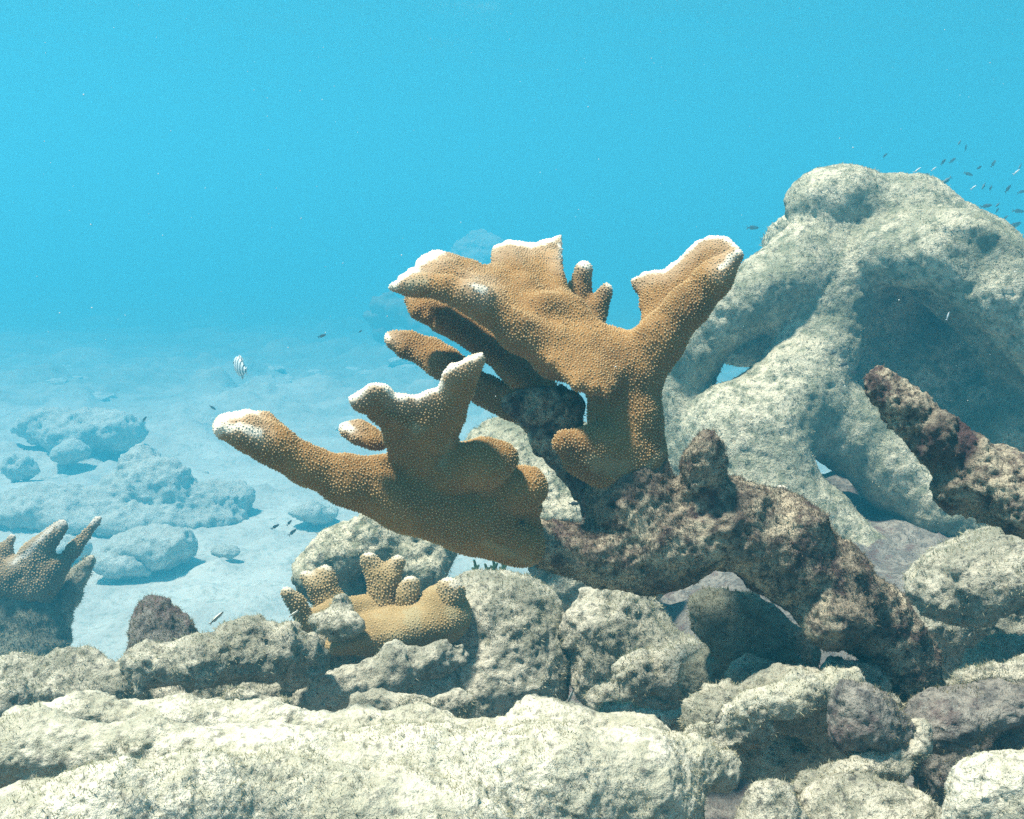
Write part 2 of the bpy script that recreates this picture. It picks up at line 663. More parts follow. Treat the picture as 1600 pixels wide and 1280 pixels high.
mr2.inputs[1].default_value = -32.0
mr2.inputs[2].default_value = -10.0
mr2.inputs[3].default_value = 0.0
mr2.inputs[4].default_value = 0.95
c = mix(nt, mr2.outputs[0], c, (0.075, 0.12, 0.085))
nt.links.new(c, bs.inputs['Base Color'])
b1 = bump(nt, bs, tex(nt, 9, 6, 0.6, 4.0), 0.05, 0.8)
bump(nt, bs, tex(nt, 60, 5, 0.7, 3.0), 0.008, 0.8, b1)
MAT_SAND = m

m, nt, bs, out = new_mat('sea_surface')
gl = nd(nt, 'ShaderNodeBsdfGlossy')
gl.inputs['Roughness'].default_value = 0.15
tp = nd(nt, 'ShaderNodeBsdfTransparent')
fr = nd(nt, 'ShaderNodeFresnel')
fr.inputs['IOR'].default_value = 1.333
mx = nd(nt, 'ShaderNodeMixShader')
nt.links.new(fr.outputs[0], mx.inputs[0])
nt.links.new(tp.outputs[0], mx.inputs[1])
nt.links.new(gl.outputs[0], mx.inputs[2])
nt.links.new(mx.outputs[0], out.inputs['Surface'])
MAT_SURF = m

# ------------------------------------------------------------------ the setting: seabed, reef ground, water
FLOOR = -2.75


def warp_axis(a, b, fine_a, fine_b, step, n_out):
    mid = np.arange(fine_a, fine_b + step * 0.5, step)
    left = fine_a - (np.linspace(0, 1, n_out) ** 2.2)[1:][::-1] * (fine_a - a)
    right = fine_b + (np.linspace(0, 1, n_out) ** 2.2)[1:] * (b - fine_b)
    return np.concatenate([left, mid, right])


def sheet(name, xs, ys, hfun, mat, kind='structure'):
    X, Y = np.meshgrid(xs, ys, indexing='ij')
    V = np.stack([X.ravel(), Y.ravel(), np.zeros(X.size)], 1)
    V[:, 2] = hfun(V)
    nx, ny = len(xs), len(ys)
    i = (np.arange(nx - 1)[:, None] * ny + np.arange(ny - 1)[None]).ravel()
    Q = np.stack([i, i + ny, i + ny + 1, i + 1], 1)
    return put(name, V, Q, mat, kind=kind), V, Q


def seabed_h(V):
    p = V.copy(); p[:, 2] = 0
    d = np.linalg.norm(p[:, :2], axis=1)
    h = FLOOR + 0.06 * fbm(p, 0.45, 3, 31) + 0.05 * fbm(p, 1.7, 3, 33)
    h += 0.11 * np.maximum(fbm(p, 3.2, 5, 35) - 0.02, 0) * 2 * np.minimum(1, np.maximum(fbm(p, 0.8, 2, 39) + 0.5, 0))
    far = sstep(d, 11, 20)
    h += far * (0.30 * np.maximum(fbm(p, 0.9, 5, 41) - 0.05, 0) * 2 + 0.12 * fbm(p, 0.25, 3, 43))
    h += 0.3 * sstep(d, 20, 60)
    return h


seabed, _, _ = sheet('seabed', warp_axis(-105, 105, -8, 6, 0.085, 70), warp_axis(-3, 124, 5, 24, 0.09, 70), seabed_h, MAT_SAND)


def ground_h(V):
    x, y = V[:, 0], V[:, 1]
    p = V.copy(); p[:, 2] = 0
    edge = 1.75 + 2.1 * sstep(x, -0.1, 0.75) + 0.10 * fbm(p, 3.0, 3, 51)
    m = 1 - sstep(y, edge - 0.1, edge + 0.9)
    m *= sstep(x, -2.4, -1.8) * (1 - sstep(x, 2.8, 3.5))
    h = FLOOR - 0.25 + m * (2.13 + 0.10 * sstep(x, 0.2, 0.8))
    m2 = sstep(x, -0.75, -0.4) * (1 - sstep(x, 0.5, 0.9)) * (1 - sstep(y, 2.75, 3.4))
    h = np.maximum(h, FLOOR - 0.25 + 2.03 * m2)
    m = np.maximum(m, m2)
    h += m * (0.07 * fbm(p, 4.0, 4, 53) + 0.03 * fbm(p, 14.0, 4, 55) + 0.012 * fbm(p, 50.0, 3, 57))
    return h


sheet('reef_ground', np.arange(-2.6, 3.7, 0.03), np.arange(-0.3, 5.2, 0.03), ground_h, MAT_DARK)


def waves(V):
    p = V.copy(); p[:, 2] = 0
    q = p * np.array([1.0, 0.6, 1.0])
    return 4.1 + 0.05 * fbm(q, 0.7, 2, 61) + 0.03 * fbm(q, 2.2, 3, 63)


sheet('water_surface', warp_axis(-108, 108, -22, 22, 0.42, 40), warp_axis(-5, 128, 1, 44, 0.3, 40), waves, MAT_SURF)

# ------------------------------------------------------------------ rocks
PX = 1.0 / F


def rock(name, prims, depth, label, mat=None, res_px=4.1, k_px=36, rough=0.9, turf_n=9000, turf_mat=None, seed=1,
         cat='rock', group=None, turf_len=6, turf_w=0.6, parent=None, knobs=0.0, crag=4.0, fine=1.35, pits=0.0):
    s = depth * PX
    S = Sdf(k=k_px * s)
    for p in prims:
        if p[0] == 'c':
            S.chain(p[1], **(p[2] if len(p) > 2 else {}))
        elif p[0] == 'l':
            S.lump(*p[1:])
        else:
            S.plate(*p[1:])
    V, Q = S.mesh(res_px * s)
    lay = [(11 * s * rough, 1 / (90 * s), 3, seed * 3 + 1, 'f'), (7 * s * rough, 1 / (34 * s), 4, seed * 3 + 2, 'f'),
           (3.4 * s * rough * fine, 1 / (14 * s), 3, seed * 3 + 3, 'pit'), (2.8 * s * rough * fine, 1 / (8 * s), 2, seed * 3 + 4, 'f')]
    if pits:
        lay.insert(2, (pits * s, 1 / (40 * s), 3, seed + 277, 'pit'))
    if crag:
        lay.insert(1, (crag * s, 1 / (70 * s), 4, seed + 177, 'ridge'))
    if knobs:
        lay.insert(1, (knobs * s, 1 / (30 * s), 2, seed + 77, 'knob'))
    V = roughen(V, Q, lay)
    o = put(name, V, Q, mat or MAT_ROCK, parent, label=label, cat=cat, group=group)
    if turf_n:
        turf(o, V, Q, turf_n, turf_len * s, turf_w * s, turf_mat or MAT_TURF, seed + 40)
    return o


# foreground ridge
rock('reef_rock', [
    ('c', [(-130, 1185, 1.03, 56), (60, 1176, 1.03, 52), (220, 1186, 1.03, 52), (420, 1222, 1.04, 84), (650, 1240, 1.06, 98),
           (860, 1240, 1.08, 98), (1000, 1236, 1.1, 84), (1040, 1270, 1.1, 60)]),
    ('c', [(-60, 1345, 0.88, 80), (60, 1310, 0.89, 76), (170, 1275, 0.90, 74), (300, 1262, 0.93, 78), (430, 1275, 0.98, 84), (700, 1330, 1.0, 120)]),
    ('c', [(1000, 1200, 1.12, 55), (1075, 1195, 1.14, 40), (1130, 1205, 1.16, 30)]),
], 1.05, 'long pale sunlit rock ridge along the bottom left edge, nearest the viewer', MAT_FORE, seed=2, turf_n=85000, turf_len=5.5, turf_w=0.7, crag=4, rough=0.85, fine=1.1, pits=1.0, res_px=3.9)
rock('reef_rock', [
    ('c', [(30, 1140, 1.20, 34), (130, 1128, 1.20, 36), (280, 1130, 1.20, 34), (430, 1148, 1.20, 38), (560, 1160, 1.20, 42),
           (660, 1162, 1.20, 46), (760, 1180, 1.20, 44), (860, 1160, 1.20, 46), (980, 1170, 1.22, 44), (1060, 1185, 1.24, 40)]),
    ('l', 835, 1112, 1.22, 26, 24, 26), ('l', 1010, 1150, 1.20, 40, 26, 30), ('l', 880, 1130, 1.22, 40, 20, 30),
], 1.20, 'narrow pale rock ledge just behind the bottom ridge', MAT_FORE, seed=3, turf_n=16000, turf_len=4, crag=3, rough=0.7, fine=2.0)
# left row
rock('reef_rock', [
    ('c', [(-60, 1085, 1.62, 44), (40, 1075, 1.62, 40), (110, 1068, 1.6, 42), (190, 1078, 1.6, 34)]),
    ('l', 15, 1100, 1.45, 30, 34, 30), ('l', 130, 1075, 1.6, 62, 52, 50),
], 1.6, 'low greenish rock at the foot of the left standing coral', seed=4, turf_n=9000)
rock('reef_rock', [
    ('c', [(210, 1078, 1.66, 44), (300, 1085, 1.68, 52), (380, 1075, 1.68, 54), (440, 1085, 1.66, 40)]),
    ('c', [(225, 1045, 1.5, 36), (310, 1040, 1.48, 36), (390, 1012, 1.52, 38), (440, 1005, 1.54, 34)]),
    ('l', 330, 1115, 1.70, 120, 45, 60), ('l', 470, 1030, 1.58, 40, 34, 40), ('l', 470, 1100, 1.68, 50, 40, 50),
], 1.58, 'lumpy rock with a dark shaded face left of the small tan coral', seed=5, turf_n=14000, knobs=10, crag=6, pits=3, fine=1.15)
rock('coral_stump', [
    ('c', [(236, 962, 1.7, 24), (246, 985, 1.7, 32), (262, 1030, 1.7, 46), (300, 1060, 1.7, 50)]),
], 1.7, 'short upright stump of dead coral on the left rocks', MAT_DARK, seed=6, turf_n=9000, turf_mat=MAT_TURF_OLIVE,
    cat='dead coral', turf_len=5)
# centre boulder below the coral
rock('reef_rock', [
    ('l', 780, 985, 1.90, 108, 92, 110, None, -0.3), ('l', 735, 1072, 1.84, 120, 62, 80), ('l', 820, 1060, 1.88, 62, 80, 80),
    ('l', 600, 1010, 1.92, 130, 60, 80, None, 0.35),
    ('c', [(455, 1105, 1.64, 20), (530, 1075, 1.64, 24), (620, 1044, 1.66, 26), (715, 1022, 1.70, 24)]),
    ('c', [(470, 1000, 1.88, 26), (505, 985, 1.86, 30), (550, 975, 1.84, 22)]), ('l', 522, 975, 1.72, 46, 24, 26, 0.01, -0.15), ('l', 530, 955, 1.74, 18, 26, 18, 0.01),
    ('l', 560, 1110, 1.82, 90, 40, 60),
], 1.86, 'large rounded boulder that carries the small tan coral', seed=7, turf_n=30000, turf_len=5, crag=6, pits=3, fine=1.15)
rock('reef_rock', [
    ('l', 965, 985, 1.86, 82, 66, 70, None, -0.4), ('l', 1060, 1040, 1.82, 70, 48, 60, None, -0.5), ('l', 930, 1040, 1.86, 40, 60, 50),
    ('c', [(935, 1092, 1.64, 22), (1000, 1056, 1.62, 26), (1070, 1044, 1.62, 28), (1112, 1062, 1.64, 32)]),
    ('l', 1020, 1100, 1.92, 90, 36, 50),
], 1.80, 'craggy pale boulder directly under the middle of the dead trunk', seed=8, turf_n=16000, knobs=8, crag=6, pits=3, fine=1.15)
rock('reef_rock', [
    ('l', 1165, 985, 1.44, 100, 58, 50, None, -0.45), ('l', 1218, 1028, 1.44, 52, 36, 46), ('l', 1150, 1060, 1.5, 90, 60, 60),
], 1.44, 'smooth shaded grey stone behind the bend of the dead trunk', MAT_ROCK_OLIVE, seed=9, turf_n=8000, turf_mat=MAT_TURF_OLIVE, rough=0.7)  # dark olive material puts the stone's shade into its colour
rock('reef_rock', [
    ('l', 1140, 1120, 1.22, 70, 52, 60), ('l', 1240, 1095, 1.28, 90, 48, 70), ('l', 1340, 1140, 1.30, 84, 60, 70),
    ('l', 1250, 1175, 1.40, 120, 60, 60), ('l', 1330, 1060, 1.33, 50, 26, 40), ('l', 1180, 1060, 1.38, 46, 26, 40),
], 1.26, 'broad pale rock in front of the foot of the dead trunk', seed=10, turf_n=18000, knobs=10, crag=6, pits=3, fine=1.15)
rock('coral_stump', [
    ('c', [(1338, 1098, 1.14, 32), (1350, 1130, 1.15, 46), (1385, 1150, 1.16, 40)]),
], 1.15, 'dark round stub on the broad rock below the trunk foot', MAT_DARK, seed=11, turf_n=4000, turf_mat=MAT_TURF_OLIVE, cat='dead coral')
rock('reef_rock', [
    ('l', 1540, 900, 1.68, 118, 64, 100, None, 0.25), ('l', 1600, 970, 1.95, 90, 80, 80), ('l', 1470, 960, 1.95, 60, 50, 50),
    ('l', 1600, 1050, 1.74, 100, 50, 60), ('l', 1470, 1020, 2.0, 60, 60, 50),
], 1.8, 'big pale boulder with a dark hollow at the right edge under the dead branch', seed=12, turf_n=18000, knobs=8, crag=6, pits=3, fine=1.15)
rock('reef_rock', [
    ('l', 1540, 1105, 1.22, 100, 38, 70, None, 0.15), ('l', 1465, 1132, 1.2, 46, 36, 50), ('l', 1480, 1200, 1.36, 60, 60, 50),
    ('l', 1590, 1160, 1.3, 60, 50, 50),
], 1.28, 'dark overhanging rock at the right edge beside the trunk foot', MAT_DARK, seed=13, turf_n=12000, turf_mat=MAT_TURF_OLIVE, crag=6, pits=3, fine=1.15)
rock('reef_rock', [
    ('l', 1555, 1245, 1.0, 78, 62, 60, None, 0.2), ('l', 1640, 1250, 1.0, 80, 80, 60), ('l', 1580, 1320, 1.0, 120, 60, 60),
], 1.0, 'bright white round stone in the bottom right corner', MAT_FORE, seed=14, turf_n=9000, turf_len=5, crag=6, pits=3, fine=1.15)
rock('reef_rock', [
    ('l', 1340, 1275, 1.08, 96, 66, 60), ('l', 1400, 1320, 1.06, 100, 70, 60),
], 1.08, 'speckled grey stone at the bottom edge left of the white corner stone', MAT_ROCK, seed=15, turf_n=6000, crag=6, pits=3, fine=1.15)
rock('reef_rock', [
    ('l', 1205, 1258, 1.06, 38, 42, 36), ('l', 1205, 1300, 1.06, 60, 40, 40),
], 1.06, 'small round pale knob at the bottom edge in the dark gap', MAT_ROCK, seed=16, turf_n=2500, rough=0.7)
# slabs behind the small coral
rock('coral_log', [
    ('c', [(490, 900, 2.45, 30), (530, 865, 2.45, 36), (600, 832, 2.45, 38), (660, 850, 2.45, 40), (665, 890, 2.4, 34)]),
    ('c', [(600, 840, 2.5, 30), (720, 800, 2.6, 40), (820, 800, 2.6, 40)]),
    ('l', 620, 985, 2.5, 110, 76, 70), ('c', [(500, 900, 2.45, 28), (560, 990, 2.48, 50)]),
], 2.45, 'arched grey log of dead coral behind the small tan coral', MAT_ARCH, seed=17, turf_n=9000, cat='dead coral')
rock('reef_rock', [
    ('l', 860, 730, 2.7, 130, 70, 90), ('l', 800, 690, 2.8, 70, 40, 60), ('l', 900, 800, 2.6, 120, 70, 80), ('l', 940, 890, 2.62, 110, 84, 70),
], 2.7, 'pale rock glimpsed between the two living branches', MAT_ARCH, seed=18, turf_n=7000)

for k, (pts, dd, lb, mt) in enumerate((
        ([(1085, 1150, 1.2, 20), (1160, 1108, 1.2, 26), (1250, 1084, 1.21, 28), (1330, 1072, 1.24, 22)], 1.2, 'bent pale length of dead coral lying in front of the trunk foot', MAT_FORE),
        ([(930, 1122, 1.36, 13), (990, 1132, 1.34, 18), (1060, 1126, 1.34, 15)], 1.35, 'short pale stick of dead coral behind the right end of the bottom ridge', MAT_ROCK),
        ([(1235, 1236, 1.1, 16), (1310, 1214, 1.12, 24), (1390, 1186, 1.14, 27), (1432, 1150, 1.16, 22)], 1.13, 'curved dead coral limb between the dark stub and the bottom edge stones', MAT_ROCK),
        ([(1440, 1092, 1.5, 16), (1520, 1072, 1.5, 24), (1620, 1052, 1.5, 26)], 1.5, 'pale log of dead coral at the right edge above the dark overhang', MAT_ROCK),
        ([(300, 1112, 1.42, 12), (370, 1098, 1.42, 17), (440, 1104, 1.42, 14)], 1.42, 'thin pale coral stick wedged behind the ledge at left', MAT_ROCK),
        ([(560, 1100, 1.5, 14), (640, 1106, 1.48, 18), (720, 1100, 1.5, 13)], 1.5, 'pale coral stick lying at the foot of the centre boulder', MAT_ROCK))):
    rock('dead_coral_piece', [('c', pts)], dd, lb, mt, seed=60 + k, turf_n=5000, cat='dead coral', k_px=12, knobs=7, crag=3)

# ------------------------------------------------------------------ giant dead coral arch on the right
AD = 3.5
arch = [
    ('l', 1292, 316, AD - 0.16, 66, 50, 60, 0.10, 0.1), ('l', 1340, 302, AD - 0.1, 46, 34, 46, 0.10, -0.2),
    ('c', [(1345, 350, AD - .1, 62), (1260, 415, AD - .2, 58), (1190, 462, AD - .25, 54), (1130, 492, AD - .28, 46), (1082, 540, AD - .25, 44),
           (1062, 620, AD - .2, 44), (1075, 720, AD - .2, 52)]),
    ('l', 1245, 455, AD - .2, 60, 46, 80),
    ('c', [(1330, 355, AD - .05, 66), (1420, 350, AD - .1, 70), (1510, 415, AD - .15, 80), (1600, 505, AD - .15, 84), (1690, 600, AD - .15, 90)]),
    ('c', [(1380, 395, AD - .30, 48), (1470, 402, AD - .40, 46), (1560, 458, AD - .44, 48), (1640, 545, AD - .44, 54)]),
    ('l', 1490, 400, AD - .2, 120, 48, 180, None, -0.5), ('l', 1165, 462, AD - .05, 80, 32, 150, None, 0.55), ('l', 1375, 480, AD + .05, 60, 50, 70),
    ('c', [(1350, 400, AD - .1, 60), (1300, 460, AD - .2, 62), (1278, 540, AD - .25, 58), (1240, 620, AD - .32, 66), (1170, 690, AD - .35, 92),
           (1190, 770, AD - .4, 84), (1270, 840, AD - .42, 72), (1350, 890, AD - .45, 56), (1420, 960, AD - .45, 56)]),
    ('c', [(1235, 610, AD - .3, 60), (1320, 670, AD - .3, 58), (1390, 730, AD - .32, 56), (1460, 790, AD - .35, 52), (1560, 840, AD - .35, 60)]),
    ('l', 1475, 600, AD + .08, 180, 118, 70), ('l', 1440, 500, AD + .12, 130, 90, 40), ('l', 1560, 540, AD + .12, 110, 90, 40),
    ('l', 1590, 690, AD - .1, 92, 84, 90),
    ('c', [(1470, 665, AD, 20), (1540, 620, AD - .1, 22), (1620, 590, AD - .1, 30)]),
    ('l', 1165, 535, AD + .25, 70, 40, 50),
    ('l', 1380, 830, AD + .05, 110, 60, 60), ('l', 1320, 680, AD + .3, 80, 44, 40),
    ('l', 1100, 800, AD - .1, 100, 90, 90), ('l', 1500, 760, AD, 110, 60, 80),
    ('c', [(1060, 760, AD, 80), (1060, 900, AD, 110)]), ('c', [(1500, 780, AD, 80), (1560, 950, AD, 120)]),
]
rock('giant_dead_coral', arch, AD, 'huge pale dead coral with arching limbs and dark hollows on the right', MAT_ARCH, res_px=4.8,
     k_px=26, seed=19, turf_n=70000, turf_len=3.2, turf_w=0.6, cat='dead coral', rough=0.55, crag=0, fine=1.5, pits=2.5)
rock('reef_rock', [('l', 1232, 372, 3.9, 26, 30, 30), ('l', 1222, 400, 3.9, 30, 40, 30)], 3.9,
     'small rock peeping out behind the left shoulder of the giant dead coral', MAT_ARCH, seed=20, turf_n=1500)

# dead branch at the right edge
rock('dead_coral_branch', [
    ('c', [(1374, 602, 1.22, 27), (1415, 640, 1.22, 36), (1465, 690, 1.22, 44), (1520, 745, 1.22, 52), (1600, 775, 1.2, 58), (1720, 815, 1.2, 66), (1830, 930, 1.24, 74), (1870, 1120, 1.3, 80), (1880, 1300, 1.36, 90)]),
    ('l', 1490, 760, 1.22, 40, 36, 36), ('l', 1555, 720, 1.24, 36, 26, 30),
], 1.22, 'dead brown crusted coral branch reaching in from the right edge', MAT_TRUNK, seed=22, turf_n=26000, turf_mat=MAT_TURF_DARK,
    cat='dead coral', turf_len=5.5, k_px=14, knobs=8, rough=1.2)

# ------------------------------------------------------------------ main elkhorn coral
D0 = 1.30
coral = empty('elkhorn_coral', P(1440, 1120, 1.36), 'large brown elkhorn coral with white growing tips on a dark dead trunk', 'coral')


def tip_attr(V, segs, seed, lo=0.25, hi=1.25):
    """segs: ((px, py, d), (px, py, d), radius_px): whitened growing edge; tolerant in depth"""
    best = np.zeros(len(V))
    wob = fbm(V, 100, 3, seed) * 0.65
    dep = V @ FW
    vx, vy = 800 + F * (V @ RT) / dep, 640 - F * (V @ UP) / dep
    for a, b, r in segs:
        ex, ey = b[0] - a[0], b[1] - a[1]
        t = np.clip(((vx - a[0]) * ex + (vy - a[1]) * ey) / max(ex * ex + ey * ey, 1e-9), 0, 1)
        dz = np.maximum(np.abs(dep - (a[2] + (b[2] - a[2]) * t)) - 0.13, 0) * F / a[2]
        d = np.sqrt((vx - a[0] - t * ex) ** 2 + (vy - a[1] - t * ey) ** 2 + dz ** 2) / r
        best = np.maximum(best, 1 - sstep(d + wob, lo, hi))
        best = np.maximum(best, 0.20 * (1 - sstep(d + wob, 0.6, 4.0)))
    return best


def edge_segs(pts, d, r):
    return [((*a, d), (*b, d), r) for a, b in zip(pts[:-1], pts[1:])]


def live(name, S, tips, scars, seed, spacing_px, depth, parent, mat, res_px=3.3, warp=3.2, label=None):
    s = depth * PX
    V, Q = S.mesh(res_px * s)
    V = roughen(V, Q, [(warp * s, 1 / (75 * s), 2, seed, 'f'), (2.2 * s, 1 / (22 * s), 2, seed + 1, 'f')])
    tip = tip_attr(V, tips, seed)
    scar = np.maximum(tip_attr(V, scars, seed + 3, -0.3, 1.4) - 0.3, 0) * 0.9 if scars else np.zeros(len(V))
    o = put(name, V, Q, mat, parent, {'tip': tip, 'scar': scar, 'cap': np.zeros(len(V))}, label=label)
    polyps(o, V, Q, tip, spacing_px * s, mat, seed + 5, 0.36, scar)
    return o


# dead trunk
s = D0 * PX
S = Sdf(k=20 * s)
S.chain([(1450, 1095, 1.36, 34), (1418, 1040, 1.35, 44), (1368, 975, 1.34, 56), (1300, 922, 1.32, 68), (1225, 858, 1.31, 72),
         (1140, 815, 1.3, 64), (1045, 838, 1.3, 68), (950, 866, 1.29, 50), (870, 856, 1.28, 34), (800, 826, 1.26, 29)])
S.chain([(1000, 850, 1.3, 78), (985, 780, 1.3, 72), (985, 735, 1.31, 62)])
S.chain([(1106, 694, 1.25, 24), (1102, 724, 1.26, 30), (1098, 805, 1.31, 52)])
S.lump(790, 828, 1.24, 34, 30, 28)
S.lump(1310, 965, 1.28, 56, 44, 44)
S.lump(1195, 800, 1.32, 56, 40, 46)
S.lump(1130, 775, 1.29, 34, 28, 30)
S.lump(1255, 820, 1.27, 34, 30, 30)
S.chain([(850, 642, 1.35, 42), (872, 684, 1.35, 38), (930, 745, 1.33, 44)])
S.lump(812, 632, 1.36, 30, 28, 28)
S.lump(888, 640, 1.33, 26, 32, 28)
V, Q = S.mesh(3.7 * s)
V = roughen(V, Q, [(9 * s, 1 / (80 * s), 3, 201, 'f'), (6.5 * s, 1 / (30 * s), 4, 202, 'f'), (6 * s, 1 / (38 * s), 2, 207, 'knob'),
                   (5 * s, 1 / (13 * s), 3, 203, 'pit'), (3 * s, 1 / (8 * s), 2, 204, 'f')])
trunk = put('dead_trunk', V, Q, MAT_TRUNK, coral, label='dark purple-brown dead trunk crusted with algae')
turf(trunk, V, Q, 80000, 5.5 * s, 0.5 * s, MAT_TURF_DARK, 250, thresh=-0.2)

# lower left living plate
S = Sdf(k=16 * s)
S.plate([(400, 690, 1.16), (790, 860, 1.27), (730, 580, 1.14)],
        [(606, 712), (598, 668), (570, 646), (546, 634), (543, 624), (575, 601), (600, 597), (616, 616), (650, 618), (680, 608),
         (692, 582), (720, 566), (752, 553), (757, 562), (742, 612), (722, 662), (712, 700), (760, 705), (800, 730), (845, 790),
         (835, 880), (780, 868), (700, 848), (640, 830), (580, 795), (530, 765), (490, 740), (520, 722)], 11, 26, 60)
S.chain([(352, 672, 1.15, 16), (385, 678, 1.15, 25), (430, 698, 1.16, 29), (480, 728, 1.17, 30), (540, 752, 1.18, 36), (620, 780, 1.2, 42)])
S.plate([(345, 660, 1.15), (440, 690, 1.16), (400, 640, 1.2)], [(335, 672), (348, 656), (380, 643), (418, 648), (438, 668), (446, 690), (400, 690)], 9, 12, 30)
S.chain([(700, 735, 1.2, 36), (760, 722, 1.19, 36), (785, 716, 1.19, 24)])
S.chain([(770, 770, 1.22, 40), (822, 762, 1.22, 34)])
S.chain([(640, 790, 1.2, 44), (740, 815, 1.22, 50), (815, 850, 1.25, 36)])
S.plate([(535, 668, 1.24), (600, 700, 1.24), (570, 655, 1.27)], [(532, 668), (560, 660), (590, 676), (606, 700), (575, 700), (540, 684)], 9, 12, 20)
tips = edge_segs([(332, 678), (345, 655), (378, 641), (400, 641)], 1.15, 11) + edge_segs([(340, 674), (375, 668), (405, 676)], 1.12, 9) \
    + edge_segs([(540, 630), (575, 600), (600, 596), (616, 618), (650, 620), (682, 608), (692, 582), (720, 565), (757, 552)], 1.2, 9) \
    + edge_segs([(528, 664), (545, 668)], 1.24, 10)
scars = [((395, 682, 1.12), (408, 686, 1.12), 12), ((650, 668, 1.17), (660, 672, 1.17), 16), ((690, 725, 1.15), (700, 700, 1.16), 14),
         ((760, 850, 1.2), (830, 880, 1.24), 14)]
live('living_branch', S, tips, scars, 301, 4.3, 1.2, coral, MAT_CORAL, label='brown living plate of the lower left with a white scalloped rim')

# pillar with the right arm
S = Sdf(k=20 * s)
S.chain([(982, 715, 1.3, 60), (977, 650, 1.3, 55), (973, 590, 1.3, 52), (965, 560, 1.31, 46)])
S.chain([(985, 590, 1.3, 42), (1030, 535, 1.29, 36), (1075, 480, 1.28, 29), (1115, 435, 1.27, 24), (1148, 400, 1.26, 13)])
S.plate([(990, 435, 1.36), (1140, 380, 1.33), (1040, 550, 1.29)],
        [(985, 437), (1010, 427), (1040, 424), (1064, 400), (1088, 376), (1110, 369), (1138, 373), (1156, 388), (1120, 450), (1080, 510), (1030, 560),
         (995, 560), (1004, 500), (1000, 470)], 8, 14, 30)
S.chain([(884, 692, 1.25, 22), (925, 700, 1.26, 34), (965, 705, 1.28, 44)])
S.chain([(900, 720, 1.26, 20), (940, 735, 1.27, 30)])
# upper left fan, grown together with the column
S.plate([(620, 450, 1.27), (960, 560, 1.28), (820, 385, 1.42)],
        [(606, 450), (628, 432), (660, 402), (686, 394), (722, 408), (765, 420), (768, 388), (790, 377), (830, 381), (880, 367), (879, 400), (877, 430),
         (898, 465), (905, 512), (955, 520), (985, 560), (950, 620), (900, 605), (850, 560), (800, 520), (745, 478), (690, 458)], 8, 17, 40)
S.chain([(640, 450, 1.26, 10), (700, 452, 1.25, 15), (755, 478, 1.25, 22), (810, 520, 1.26, 27), (870, 556, 1.28, 33), (950, 575, 1.3, 44)])
S.lump(740, 458, 1.24, 22, 20, 20)
S.chain([(850, 480, 1.3, 22), (890, 490, 1.32, 24), (930, 540, 1.3, 26)])
S.plate([(610, 452, 1.34), (880, 630, 1.38), (760, 530, 1.39)],
        [(634, 464), (660, 468), (720, 486), (790, 534), (850, 575), (870, 610), (835, 618), (800, 600), (768, 565), (720, 532), (672, 506), (642, 486)], 10, 15, 25)
S.chain([(850, 540, 1.275, 14), (770, 470, 1.285, 12), (700, 418, 1.315, 9)])
S.chain([(880, 530, 1.28, 14), (825, 450, 1.33, 11), (795, 395, 1.385, 7)])
S.chain([(910, 535, 1.29, 13), (880, 470, 1.33, 10), (868, 395, 1.395, 6)])
S.lump(640, 446, 1.255, 16, 10, 14)
S.lump(668, 436, 1.26, 14, 9, 12)
tips = edge_segs([(983, 434), (1012, 425), (1042, 420), (1066, 396), (1090, 373), (1112, 366), (1140, 371), (1158, 388)], 1.34, 8) \
    + edge_segs([(1157, 390), (1125, 420)], 1.27, 8) \
    + edge_segs([(603, 452), (626, 432), (660, 401), (686, 392)], 1.3, 12) + edge_segs([(768, 386), (790, 375), (830, 379), (882, 365), (880, 400)], 1.42, 10) \
    + [((742, 448, 1.22), (752, 454, 1.22), 11)]
scars = [((640, 445, 1.24), (665, 440, 1.26), 14), ((930, 724, 1.22), (975, 732, 1.22), 26), ((1000, 742, 1.25), (1040, 705, 1.28), 14)]
live('living_branch', S, tips, scars, 501, 4.3, D0, coral, MAT_CORAL, label='thick brown living column with a fan to the upper left and an arm flaring right')

# back finger pair
S = Sdf(k=10 * s)
S.chain([(912, 424, 1.47, 15), (905, 460, 1.47, 18), (905, 520, 1.45, 24), (930, 560, 1.42, 30)])
S.chain([(948, 452, 1.46, 12), (930, 485, 1.46, 19), (918, 535, 1.44, 24)])
live('living_branch', S, [((908, 410, 1.47), (920, 414, 1.47), 9), ((952, 442, 1.46), (958, 448, 1.46), 8)], [], 601, 4.2, 1.46, coral, MAT_CORAL,
     label='pair of short blunt fingers behind the fan')
# back left finger
S = Sdf(k=14 * s)
S.plate([(610, 525, 1.40), (830, 650, 1.37), (720, 560, 1.42)],
        [(600, 521), (640, 522), (682, 534), (712, 550), (742, 578), (782, 600), (832, 612), (838, 660), (785, 650), (742, 622), (690, 588), (640, 556), (606, 538)], 9, 16, 26)
S.chain([(690, 562, 1.38, 12), (760, 612, 1.37, 20), (830, 636, 1.36, 26)])
live('living_branch', S, [((598, 521, 1.40), (604, 525, 1.40), 8)], [], 701, 4.2, 1.38, coral, MAT_CORAL,
     label='shaded brown finger pointing left behind the lower plate')
